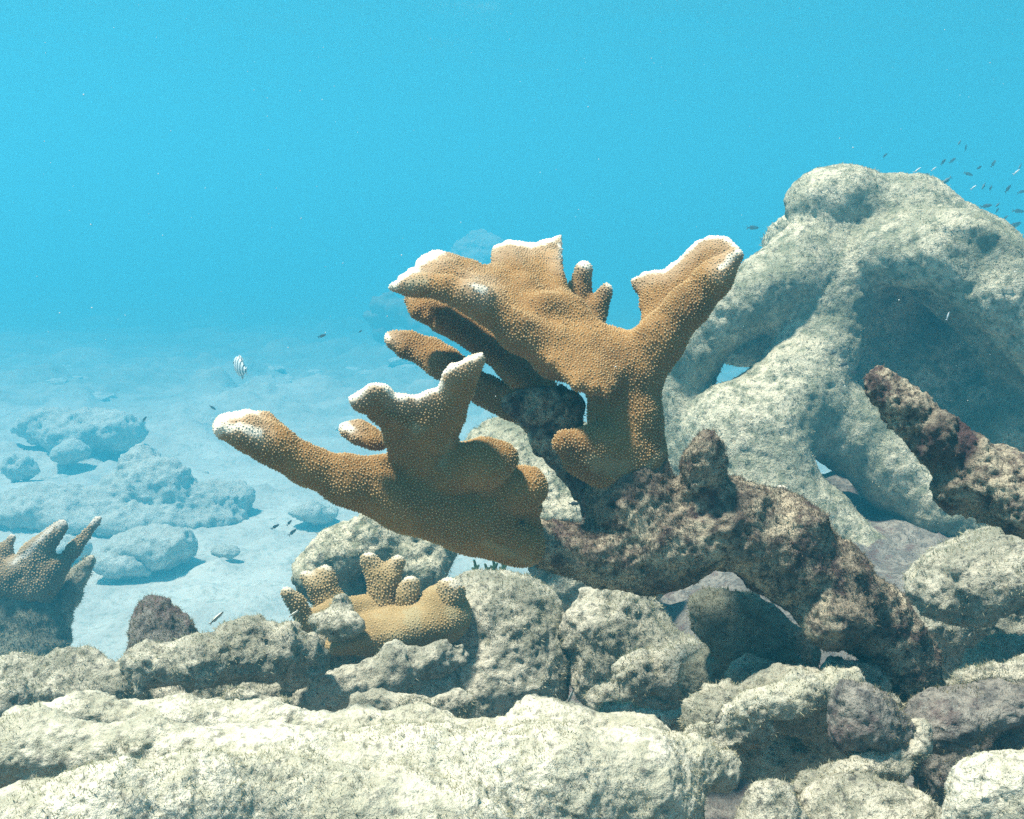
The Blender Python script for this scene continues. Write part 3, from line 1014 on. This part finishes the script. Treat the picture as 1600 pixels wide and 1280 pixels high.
# tiny new coral on the trunk
s2 = 1.36 * PX
S = Sdf(k=6 * s2)
S.chain([(1222, 768, 1.36, 9), (1226, 785, 1.36, 11), (1230, 800, 1.36, 9)])
S.lump(1218, 766, 1.355, 7, 6, 7)
V, Q = S.mesh(2 * s2)
tipv = tip_attr(V, [((1218, 760, 1.36), (1226, 762, 1.36), 12)], 9)
o = put('coral_nub', V, Q, MAT_CORAL, None, {'tip': tipv, 'scar': tipv * 0, 'cap': tipv * 0},
        label='tiny tan coral nub growing on top of the dead trunk', cat='coral')
polyps(o, V, Q, tipv, 4.5 * s2, MAT_CORAL, 12, 0.5)

# ------------------------------------------------------------------ small tan coral on the centre boulder
D1 = 1.80
s1 = D1 * PX
small = empty('elkhorn_coral', P(600, 1010, 1.82), 'small tan coral with stubby flat-topped fingers on the centre boulder', 'coral')
S = Sdf(k=12 * s1)
S.lump(622, 984, 1.78, 108, 36, 50, None, 0.16)
S.lump(690, 960, 1.80, 44, 46, 46)
S.lump(545, 1004, 1.76, 34, 15, 30, None, 0.3)
S.chain([(480, 968, 1.78, 15), (530, 955, 1.80, 22), (600, 950, 1.82, 28)])
V, Q = S.mesh(3.2 * s1)
V = roughen(V, Q, [(4 * s1, 1 / (50 * s1), 2, 801, 'f')])
z0 = np.zeros(len(V))
sc1 = sstep(fbm(V, 34, 4, 815), 0.12, 0.4) * 0.45
o = put('living_crust', V, Q, MAT_CORAL_PALE, small, {'tip': z0, 'scar': sc1, 'cap': z0})
polyps(o, V, Q, z0, 4.0 * s1, MAT_CORAL_PALE, 811, 0.25, sc1)
FING = [
    ([(478, 970, 1.78, 18), (465, 945, 1.77, 13), (448, 926, 1.76, 9)], 0), ([(515, 945, 1.82, 24), (500, 915, 1.82, 20), (478, 902, 1.82, 9)], 1),
    ([(515, 940, 1.82, 22), (506, 915, 1.82, 18), (508, 896, 1.82, 13)], 2), ([(602, 945, 1.82, 26), (596, 905, 1.82, 20), (578, 876, 1.82, 13)], 3),
    ([(602, 945, 1.82, 24), (604, 905, 1.82, 19), (622, 880, 1.82, 11)], 4), ([(636, 965, 1.79, 18), (636, 930, 1.79, 14), (642, 912, 1.79, 13)], 5),
    ([(700, 975, 1.79, 22), (700, 945, 1.78, 18), (702, 922, 1.78, 18)], 6), ([(700, 935, 1.78, 16), (715, 925, 1.79, 12)], 7)]
for grp in ([0], [1, 2], [3, 4], [5], [6, 7]):
    S = Sdf(k=10 * s1)
    tips = []
    for g in grp:
        S.chain(FING[g][0])
        x, y, d, r = FING[g][0][-1]
        tips.append(((x - r * 0.6, y - r, d), (x + r * 0.6, y - r, d), 9))
    V, Q = S.mesh(3.0 * s1)
    V = roughen(V, Q, [(3 * s1, 1 / (26 * s1), 2, 820 + grp[0], 'f')])
    tv = tip_attr(V, tips, 5)
    z0 = np.zeros(len(V))
    o = put('finger', V, Q, MAT_CORAL_PALE, small, {'tip': tv, 'scar': z0, 'cap': z0})
    polyps(o, V, Q, tv, 4.4 * s1, MAT_CORAL_PALE, 830 + grp[0], 0.45)

# ------------------------------------------------------------------ standing coral at the left edge
D2 = 3.1
s2 = D2 * PX
lc = empty('elkhorn_coral', P(40, 1050, D2), 'shaded standing elkhorn coral with upright fingers at the left edge', 'coral')
S = Sdf(k=16 * s2)
S.plate([(0, 950, D2), (100, 1000, D2), (50, 850, D2 + 0.03)],
        [(-80, 900), (84, 900), (84, 925), (98, 985), (112, 1055), (60, 1085), (-80, 1085)], 14, 20, 40)
V, Q = S.mesh(3.4 * s2)
V = roughen(V, Q, [(8 * s2, 1 / (60 * s2), 3, 901, 'f'), (4 * s2, 1 / (18 * s2), 3, 902, 'f')])
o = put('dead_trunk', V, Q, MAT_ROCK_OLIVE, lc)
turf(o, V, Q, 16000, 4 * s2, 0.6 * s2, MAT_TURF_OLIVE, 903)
S = Sdf(k=10 * s2)
S.plate([(0, 950, D2), (80, 950, D2), (60, 830, D2 - .03)],
        [(-90, 950), (-90, 870), (-30, 868), (8, 874), (40, 868), (72, 864), (100, 870), (104, 886), (90, 922), (78, 945), (40, 940)], 12, 20, 24)
for fp in ([(-20, 900, D2, 28), (4, 866, D2, 16), (19, 840, D2, 7)], [(30, 905, D2, 28), (60, 865, D2 - .02, 23), (98, 821, D2 - .03, 9)],
           [(80, 905, D2, 16), (114, 860, D2, 12), (153, 813, D2, 5)], [(-70, 900, D2, 30), (-60, 850, D2, 22)]):
    S.chain(fp, flat=FW, fs=1.5)
V, Q = S.mesh(2.8 * s2)
V = roughen(V, Q, [(5 * s2, 1 / (40 * s2), 2, 905, 'f'), (2 * s2, 1 / (12 * s2), 2, 906, 'f')])
tv = tip_attr(V, edge_segs([(92, 820), (106, 813)], D2, 9) + edge_segs([(145, 816), (158, 810)], D2, 9) + [((18, 833, D2), (27, 838, D2), 8)]
              + edge_segs([(20, 880), (40, 868), (84, 822)], D2 - .02, 5), 907)
z0 = np.zeros(len(V))
o = put('living_branch', V, Q, MAT_CORAL_FAR, lc, {'tip': tv, 'scar': z0, 'cap': z0})
polyps(o, V, Q, tv, 4.0 * s2, MAT_CORAL_FAR, 908, 0.3)
S = Sdf(k=8 * s2)
S.chain([(10, 1080, D2 + .02, 60), (-10, 1350, D2 + .02, 130), (-30, 1950, D2 + .02, 220)])
V, Q = S.mesh(11 * s2)
V = roughen(V, Q, [(18 * s2, 1 / (110 * s2), 3, 915, 'f')])
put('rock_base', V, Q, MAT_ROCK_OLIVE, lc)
S = Sdf(k=8 * s2)
S.chain([(96, 1000, D2 + .06, 14), (92, 960, D2 + .06, 20), (105, 930, D2 + .06, 19), (122, 900, D2 + .06, 15), (142, 876, D2 + .06, 9)])
V, Q = S.mesh(2.8 * s2)
V = roughen(V, Q, [(4 * s2, 1 / (20 * s2), 3, 911, 'f'), (2 * s2, 1 / (9 * s2), 2, 912, 'f')])
o = put('dead_finger', V, Q, MAT_ROCK, lc)
turf(o, V, Q, 4000, 4 * s2, 0.6 * s2, MAT_TURF, 913)

# ------------------------------------------------------------------ far reef: corals, rocks on the sand
def far_rock(prims, depth, label, seed, group=None, mat=None, name='reef_rock', cat='rock', rough=1.0):
    prims = [(p[0], p[1], p[2] + p[5] * 0.38, p[3], p[4] * 0.92, p[5] * 0.68, *p[6:]) if depth < 25 else p for p in prims]
    rock(name, prims, depth, label, mat or MAT_FAR, res_px=4.0, k_px=18, rough=rough * 1.25, knobs=4, turf_n=0, seed=seed, group=group, cat=cat)


far_rock([('l', 222, 745, 11.68, 70, 62, 60), ('l', 215, 712, 11.68, 34, 30, 34), ('l', 130, 770, 11.68, 120, 40, 70), ('l', 320, 765, 11.68, 80, 42, 60),
          ('l', 40, 790, 11.49, 90, 40, 70), ('l', 262, 740, 11.49, 40, 44, 40), ('l', 200, 800, 11.49, 190, 40, 80)], 11.68,
         'hazy reef mound with a pointed top rising from the sand at far left', 31)
far_rock([('l', 240, 838, 9.78, 72, 46, 60), ('l', 210, 850, 9.78, 60, 36, 50)], 9.78, 'smooth oval rock on the sand in front of the pointed mound', 32, rough=0.7)
far_rock([('l', 130, 665, 14.89, 70, 46, 60), ('l', 70, 650, 15.26, 56, 36, 50), ('l', 190, 660, 14.89, 36, 40, 40)], 14.89, 'faint dark reef head beyond the pointed mound', 33)
far_rock([('l', 25, 720, 13.43, 26, 28, 26)], 13.43, 'faint dark lump on the sand at the left edge', 34)
far_rock([('l', 110, 695, 14.16, 34, 30, 30)], 14.16, 'pale dome-shaped coral head between the lump and the pointed mound', 35, rough=0.5)
far_rock([('l', 370, 610, 21.17, 90, 30, 70), ('l', 300, 640, 19.90, 120, 28, 70), ('l', 440, 600, 22.22, 60, 24, 50)], 21.17, 'long faint reef ridge below the striped fish', 36)
far_rock([('l', 300, 660, 17.52, 90, 20, 60), ('l', 390, 668, 17.52, 70, 22, 50)], 17.52, 'low faint ridge left of the white coral tip', 37)
far_rock([('l', 745, 398, 36.00, 44, 34, 40), ('l', 730, 440, 36.00, 60, 50, 50), ('l', 740, 500, 36.00, 70, 70, 50), ('l', 740, 580, 35.66, 90, 60, 60)], 36.0,
         'barely visible tall coral head behind the top of the living fan', 38)
far_rock([('l', 490, 795, 11.24, 44, 22, 30)], 11.24, 'hazy low rock beneath the left living arm', 39)
far_rock([('l', 180, 870, 9.49, 40, 22, 30), ('l', 200, 885, 9.49, 30, 20, 26)], 9.49, 'small low rock between the oval rock and the standing coral', 40, rough=0.7)
far_rock([('l', 355, 855, 9.93, 26, 18, 22)], 9.93, 'small rounded rock on the sand right of the oval rock', 41, rough=0.7)
far_rock([('l', 90, 845, 10.07, 50, 26, 40)], 10.07, 'low hazy rock right behind the fingers of the standing coral', 42, rough=0.8)
# far elkhorn behind the branches
D3 = 27.0
s3 = D3 * PX
fc = empty('elkhorn_coral', P(660, 650, D3), 'ghostly far elkhorn colony seen between the living branches', 'coral')
for nm, ref, poly, sd in (
        ('branch', [(590, 480, D3), (760, 560, D3), (650, 460, D3 + .1)], [(580, 470), (610, 460), (660, 470), (700, 505), (740, 540), (770, 590), (720, 560), (670, 545), (640, 520), (600, 505)], 1),
        ('branch', [(570, 500, D3 + .1), (700, 600, D3 + .1), (650, 500, D3 + .2)], [(570, 490), (600, 488), (625, 520), (640, 548), (700, 590), (720, 640), (650, 600), (610, 560), (585, 530)], 2),
        ('branch', [(580, 600, D3 - .1), (680, 600, D3 - .1), (620, 540, D3)], [(572, 610), (580, 570), (610, 552), (650, 560), (690, 590), (720, 640), (700, 690), (640, 690), (600, 650)], 3)):
    S = Sdf(k=8 * s3)
    S.plate(ref, poly, 6, 11, 20)
    V, Q = S.mesh(3.6 * s3)
    V = roughen(V, Q, [(9 * s3, 1 / (45 * s3), 2, 950 + sd, 'f'), (6 * s3, 1 / (14 * s3), 2, 960 + sd, 'f')])
    z0 = np.zeros(len(V))
    put(nm, V, Q, MAT_CORAL_FAR, fc, {'tip': z0, 'scar': z0, 'cap': z0})

# scattered low lumps on the sand
protos = []
for i in range(4):
    S = Sdf(k=0.03)
    s = 0.05
    for j in range(4):
        c = np.array([random.uniform(-.05, .05), random.uniform(-.05, .05), random.uniform(0, .02)])
        r = random.uniform(.03, .06)
        S.limb(c, r, c + np.array([random.uniform(-.05, .05), random.uniform(-.05, .05), random.uniform(-.01, .01)]), r * random.uniform(.6, 1))
    V, Q = S.mesh(0.008)
    V = roughen(V, Q, [(0.035, 12, 3, 970 + i, 'f'), (0.016, 40, 3, 975 + i, 'f')])
    V[:, 2] = V[:, 2] * 0.7 - 0.015
    protos.append(to_mesh('sand_lump', V, Q))
    protos[-1].materials.append(MAT_FAR)
cnt = 0
for i in range(400):
    if cnt >= 60:
        break
    x, y = random.uniform(-11, 3.0), random.uniform(7.6, 26)
    px = 800 + x / y * F
    if px < -20 or px > 900:
        continue
    if y < 10 and px < 150:
        continue
    o = bpy.data.objects.new('sand_lump', protos[i % 4])
    COL.objects.link(o)
    sc_ = random.uniform(0.35, 1.1) * (0.7 + y * 0.08)
    o.scale = (sc_ * random.uniform(.9, 1.8), sc_, sc_ * random.uniform(.6, 1.0))
    o.rotation_euler = (0, 0, random.uniform(0, 6.28))
    o.location = (x, y, float(seabed_h(np.array([[x, y, 0.0]]))[0]) - 0.01)
    tag(o, 'small low rubble lump lying on the pale sand flat', 'rubble', 'rubble lumps on the sand flat')
    cnt += 1

# ------------------------------------------------------------------ algae sprigs on the centre boulder
m, nt, bs, out = new_mat('dark_green_algae')
bs.inputs['Base Color'].default_value = (0.03, 0.07, 0.045, 1)
MAT_ALGA = m
SPRIG = ('leftmost', 'shortest', 'third from left', 'rightmost')
for i, (px, py, hh) in enumerate(((743, 902, 26), (760, 900, 18), (772, 899, 26), (786, 899, 22))):
    S = Sdf(k=0.002)
    sa = 1.72 * PX
    S.chain([(px, py + 6, 1.92, 3.4), (px + 1, py - hh * 0.5, 1.92, 2.6), (px - 2, py - hh, 1.92, 2.0)])
    S.chain([(px, py - hh * 0.3, 1.92, 2.4), (px + 5, py - hh * 0.7, 1.92, 1.8)])
    if i != 1:
        S.chain([(px, py - hh * 0.2, 1.92, 2.4), (px - 5, py - hh * 0.55, 1.92, 1.8)])
    V, Q = S.mesh(1.3 * sa)
    put('algae_sprig', V, Q, MAT_ALGA, label=SPRIG[i] + ' of four dark green alga sprigs on the boulder under the living plate', cat='alga',
        group='dark alga sprigs on the centre boulder')


# ------------------------------------------------------------------ fish
def fish_mesh(name, length, depth_r, width_r, fork=0.22, nseg=14, K=10):
    """body lofted along +X (head), forked tail and dorsal / anal fins, one mesh"""
    V, Fc = [], []
    prof = [(0.0, 0.02), (0.03, 0.28), (0.10, 0.58), (0.22, 0.88), (0.36, 1.0), (0.52, 0.93), (0.66, 0.70), (0.78, 0.42), (0.84, 0.26), (0.88, 0.22)]
    for t, r in prof:
        x = (0.5 - t) * length
        for j in range(K):
            a = 2 * math.pi * j / K
            V.append((x, math.cos(a) * r * width_r * length, math.sin(a) * r * depth_r * length))
    n = len(prof)
    for i in range(n - 1):
        for j in range(K):
            a, b = i * K + j, i * K + (j + 1) % K
            Fc.append((a, a + K, b + K, b))

    def fin(outline, th):
        b0 = len(V)
        for x, z in outline:
            V.append((x * length, th * length, z * length))
        for x, z in outline:
            V.append((x * length, -th * length, z * length))
        m_ = len(outline)
        for q in range(1, m_ - 2, 2):
            Fc.append((b0, b0 + q, b0 + q + 1, b0 + q + 2))
            Fc.append((b0 + m_, b0 + m_ + q + 2, b0 + m_ + q + 1, b0 + m_ + q))
        for q in range(m_):
            r_ = (q + 1) % m_
            Fc.append((b0 + q, b0 + m_ + q, b0 + m_ + r_, b0 + r_))
    dr = depth_r
    fin([(-0.34, 0), (-0.35, 0.05), (-0.50, fork * 0.8), (-0.47, fork * 0.3), (-0.43, 0.0), (-0.47, -fork * 0.3), (-0.50, -fork * 0.8), (-0.35, -0.05)], 0.006)
    fin([(0.10, dr * 0.8), (0.16, dr * 0.9), (0.05, dr * 1.22), (-0.10, dr * 1.18), (-0.24, dr * 0.85), (-0.22, dr * 0.5)], 0.005)
    fin([(-0.02, -dr * 0.8), (-0.22, -dr * 0.5), (-0.24, -dr * 0.85), (-0.10, -dr * 1.15), (-0.04, -dr * 1.1), (0.02, -dr * 0.9)], 0.005)
    return to_mesh(name, np.array(V), np.array(Fc))


def plain_mat(name, back, belly, rough=0.5):
    m, nt, bs, out = new_mat(name)
    tc = nd(nt, 'ShaderNodeTexCoord')
    sp = nd(nt, 'ShaderNodeSeparateXYZ')
    nt.links.new(tc.outputs['Generated'], sp.inputs[0])
    c = ramp(nt, sp.outputs[2], [(0.35, belly), (0.62, back)])
    nt.links.new(c, bs.inputs['Base Color'])
    bs.inputs['Roughness'].default_value = rough
    return m


MAT_FISH = plain_mat('dusky_fish_skin', (0.03, 0.05, 0.06), (0.16, 0.18, 0.17))
MAT_SILVER = plain_mat('silver_fish_skin', (0.65, 0.68, 0.66), (0.85, 0.86, 0.84), 0.3)


def stripes_mat(name, a, b, scale, axis=0, lo=0.45, hi=0.55):
    m, nt, bs, out = new_mat(name)
    tc = nd(nt, 'ShaderNodeTexCoord')
    sp = nd(nt, 'ShaderNodeSeparateXYZ')
    nt.links.new(tc.outputs['Generated'], sp.inputs[0])
    mu = nd(nt, 'ShaderNodeMath', operation='MULTIPLY')
    mu.inputs[1].default_value = scale
    nt.links.new(sp.outputs[axis], mu.inputs[0])
    frn = nd(nt, 'ShaderNodeMath', operation='FRACT')
    nt.links.new(mu.outputs[0], frn.inputs[0])
    c = ramp(nt, frn.outputs[0], [(lo - 0.08, a), (lo, b), (hi + 0.12, b), (hi + 0.2, a)])
    nt.links.new(c, bs.inputs['Base Color'])
    bs.inputs['Roughness'].default_value = 0.45
    return m


MAT_WRASSE = stripes_mat('lengthwise_striped_fish', (0.75, 0.74, 0.62), (0.02, 0.025, 0.03), 1.0, 2, 0.5, 0.52)
MAT_SERG = stripes_mat('barred_fish_skin', (0.66, 0.70, 0.68), (0.01, 0.05, 0.055), 7.0, 0, 0.5, 0.62)

ME_FISH = fish_mesh('small_fish', 1.0, 0.15, 0.07)
ME_FISH.materials.append(MAT_FISH)
ME_SILV = fish_mesh('silver_fish', 1.0, 0.085, 0.05)
ME_SILV.materials.append(MAT_SILVER)
ME_WRAS = fish_mesh('wrasse', 1.0, 0.085, 0.05, fork=0.09)
ME_WRAS.materials.append(MAT_WRASSE)


def fish(name, me, px, py, d, len_px, ang, label, group=None, yaw=0.0):
    o = bpy.data.objects.new(name, me)
    COL.objects.link(o)
    L = len_px * d / F
    o.scale = (L, L, L)
    o.location = P(px, py, d)
    a = math.radians(ang)           # positive: nose (right end) down in the picture
    o.rotation_euler = (Matrix.Rotation(math.radians(yaw), 4, 'Z') @ Matrix.Rotation(a, 4, 'Y')).to_euler()
    return tag(o, label, 'fish', group)


school = [(1441, 276, 22, -25), (1479, 282, 18, -38), (1474, 253, 13, -50), (1488, 251, 13, -40), (1513, 272, 15, 20), (1537, 291, 11, -65),
          (1548, 294, 9, -70), (1575, 295, 17, -45), (1552, 256, 13, -60), (1594, 260, 11, -50), (1439, 297, 13, -65), (1515, 327, 26, 2),
          (1541, 322, 18, -10), (1559, 320, 9, -50), (1558, 329, 10, -55), (1591, 330, 19, 5), (1584, 353, 25, -25), (1554, 365, 13, -75),
          (1585, 370, 15, -60), (1563, 378, 15, -75), (1482, 319, 11, 25), (1470, 322, 9, -80), (1476, 305, 11, -50), (1383, 243, 9, -45),
          (1509, 231, 11, -80), (1499, 223, 9, -60), (1530, 262, 10, -30), (1596, 300, 14, -20), (1571, 340, 10, -40), (1527, 345, 9, -60)]
for i, (x, y, L, a) in enumerate(school):
    fish('small_fish', ME_FISH, x, y, random.uniform(6.0, 9.0), L, a + (180 if i % 4 == 1 else 0),
         'small dusky fish in the loose school above the right shoulder of the giant dead coral', 'dusky school over the giant dead coral', random.uniform(-30, 30))
SILVER = ('leftmost silver fish, glinting beside the round knob of the giant dead coral', 'second silver fish from the left in the school at upper right',
          'third silver fish from the left in the school at upper right', 'rightmost silver fish of the school, close to the right picture edge',
          'fourth silver fish from the left, lowest of those in the school')
for i, (x, y, L, a) in enumerate([(1380, 278, 13, -35), (1433, 266, 14, -38), (1459, 264, 10, -40), (1588, 269, 14, -38), (1521, 293, 12, -38)]):
    fish('silver_fish', ME_SILV, x, y, random.uniform(3.8, 4.6), L, a, SILVER[i], 'silver fish in the school', random.uniform(-15, 15))
for x, y, L, a, lb in [(1176, 356, 20, 0, 'largest of three dusky fish left of the giant dead coral, swimming level'),
                       (1209, 363, 10, 30, 'dusky fish nearest the left shoulder of the giant dead coral'),
                       (1196, 384, 9, -20, 'lowest and smallest of three dusky fish left of the giant dead coral')]:
    fish('small_fish', ME_FISH, x, y, 8.0, L, a, lb, 'fish left of the giant dead coral top')
for x, y, L, a, lb in [(430, 823, 15, -30, 'leftmost dark fish of the trio over the sand below the left living arm'),
                       (452, 817, 12, -50, 'topmost dark fish of the trio over the sand below the left living arm'),
                       (457, 832, 16, -40, 'lowest dark fish of the trio over the sand below the left living arm')]:
    fish('small_fish', ME_FISH, x, y, 4.5, L, a, lb, 'trio of fish over the sand', 10)
for x, y, L, a, lb in [(1302, 552, 12, -20, 'topmost of three small fish before the middle limb of the giant dead coral'),
                       (1335, 582, 12, 15, 'lowest of three small fish before the middle limb of the giant dead coral'),
                       (1318, 570, 16, -15, 'middle of three small fish before the middle limb of the giant dead coral')]:
    fish('small_fish', ME_FISH, x, y, 2.3, L, a, lb, 'fish before the middle limb')
fish('small_fish', ME_FISH, 503, 525, 5.0, 14, -20, 'lone small dark fish in open water left of the living fan')
fish('small_fish', ME_FISH, 563, 518, 5.0, 7, -40, 'tiny dark fish just left of the shaded back finger')
fish('small_fish', ME_FISH, 897, 787, 1.7, 19, 0, 'small grey fish in the gap between the lower plate and the trunk')
fish('small_fish', ME_FISH, 226, 655, 6.0, 11, -55, 'small dark fish above the pointed far mound')
fish('small_fish', ME_FISH, 332, 637, 6.0, 12, 35, 'small dark fish left of the white tip of the lower plate')
fish('wrasse', ME_WRAS, 338, 966, 1.9, 32, -42, 'slender striped wrasse over the sand behind the left stump')
fish('wrasse', ME_WRAS, 1210, 1046, 1.45, 34, 36, 'slender striped wrasse before the smooth grey stone under the trunk')
fish('wrasse', ME_WRAS, 891, 1090, 1.40, 26, -68, 'thin pale wrasse in the dark crevice below the craggy boulder')
fish('wrasse', ME_WRAS, 459, 959, 1.62, 20, -35, 'thin wrasse at the left base of the small tan coral')
fish('silver_fish', ME_SILV, 1481, 494, 2.5, 14, -75, 'pale fish in front of the dark hollow of the giant dead coral')
fish('silver_fish', ME_SILV, 1203, 990, 1.5, 16, -78, 'tiny silvery fish beside the underside of the trunk bend')

# barred fish with its parts
me = fish_mesh('body', 1.0, 0.34, 0.12)
me.materials.append(MAT_SERG)
e = empty('barred_fish', P(376, 574, 5.5), 'pale barred fish with dark vertical stripes swimming over the far sand', 'fish')
o = bpy.data.objects.new('body', me)
COL.objects.link(o)
o.parent = e
L = 48 * 5.5 / F
o.scale = (L, L, L)
Se = Sdf(k=0.001)
r_e = L * 0.03
for sgn in (-1, 1):
    Se.limb(np.array([L * 0.36, sgn * L * 0.065, L * 0.06]), r_e, np.array([L * 0.36, sgn * L * 0.07, L * 0.06]), r_e)
Ve, Qe = Se.mesh(r_e / 3)
o = bpy.data.objects.new('eye', to_mesh('eye', Ve, Qe))
o.data.materials.append(MAT_ALGA)
COL.objects.link(o)
o.parent = e
e.rotation_euler = (math.radians(-6), math.radians(-12), math.radians(180 - 52))

# ------------------------------------------------------------------ drifting particles
m, nt, bs, out = new_mat('pale_flake')
bs.inputs['Base Color'].default_value = (0.7, 0.72, 0.68, 1)
rg = np.random.default_rng(99)
octv = np.array([(1, 0, 0), (-1, 0, 0), (0, 1, 0), (0, -1, 0), (0, 0, 1), (0, 0, -1)], float)
octf = np.array([(0, 2, 4), (2, 1, 4), (1, 3, 4), (3, 0, 4), (2, 0, 5), (1, 2, 5), (3, 1, 5), (0, 3, 5)])
VV, FF = [], []
for i in range(260):
    d = rg.uniform(0.8, 5.0)
    c = P(rg.uniform(0, 1600), rg.uniform(0, 640), d)
    VV.append(c + octv * rg.uniform(0.4, 1.0, (6, 3)) * rg.uniform(0.35, 1.2) * 0.0011 * (0.5 + d * 0.35))
    FF.append(octf + 6 * i)
put('drifting_particles', np.concatenate(VV), np.concatenate(FF), m, kind='stuff', label='pale specks drifting in the open water', cat='particles')

# ------------------------------------------------------------------ the water itself
m = bpy.data.materials.new('sea_water')
m.use_nodes = True
nt = m.node_tree
nt.nodes.clear()
out = nt.nodes.new('ShaderNodeOutputMaterial')
pv = nt.nodes.new('ShaderNodeVolumePrincipled')
pv.inputs['Color'].default_value = (*WATER_COLOR, 1)
pv.inputs['Absorption Color'].default_value = (*WATER_ABSORB, 1)
pv.inputs['Density'].default_value = WATER_DENSITY
pv.inputs['Anisotropy'].default_value = 0.25
nt.links.new(pv.outputs[0], out.inputs['Volume'])
bx = np.array([(x, y, z) for x in (-107.0, 107.0) for y in (-4.0, 126.0) for z in (-4.2, 3.85)])
fc_ = np.array([(0, 1, 3, 2), (4, 6, 7, 5), (0, 4, 5, 1), (2, 3, 7, 6), (0, 2, 6, 4), (1, 5, 7, 3)])
put('haze', bx, fc_, m, kind='stuff', label='clear blue sea water that veils far things', cat='water')
tris = sum(len(o.data.polygons) * (2 if len(o.data.polygons) and len(o.data.polygons[0].vertices) == 4 else 1) for o in SC.objects if o.type == 'MESH')
print('TRIS', tris)
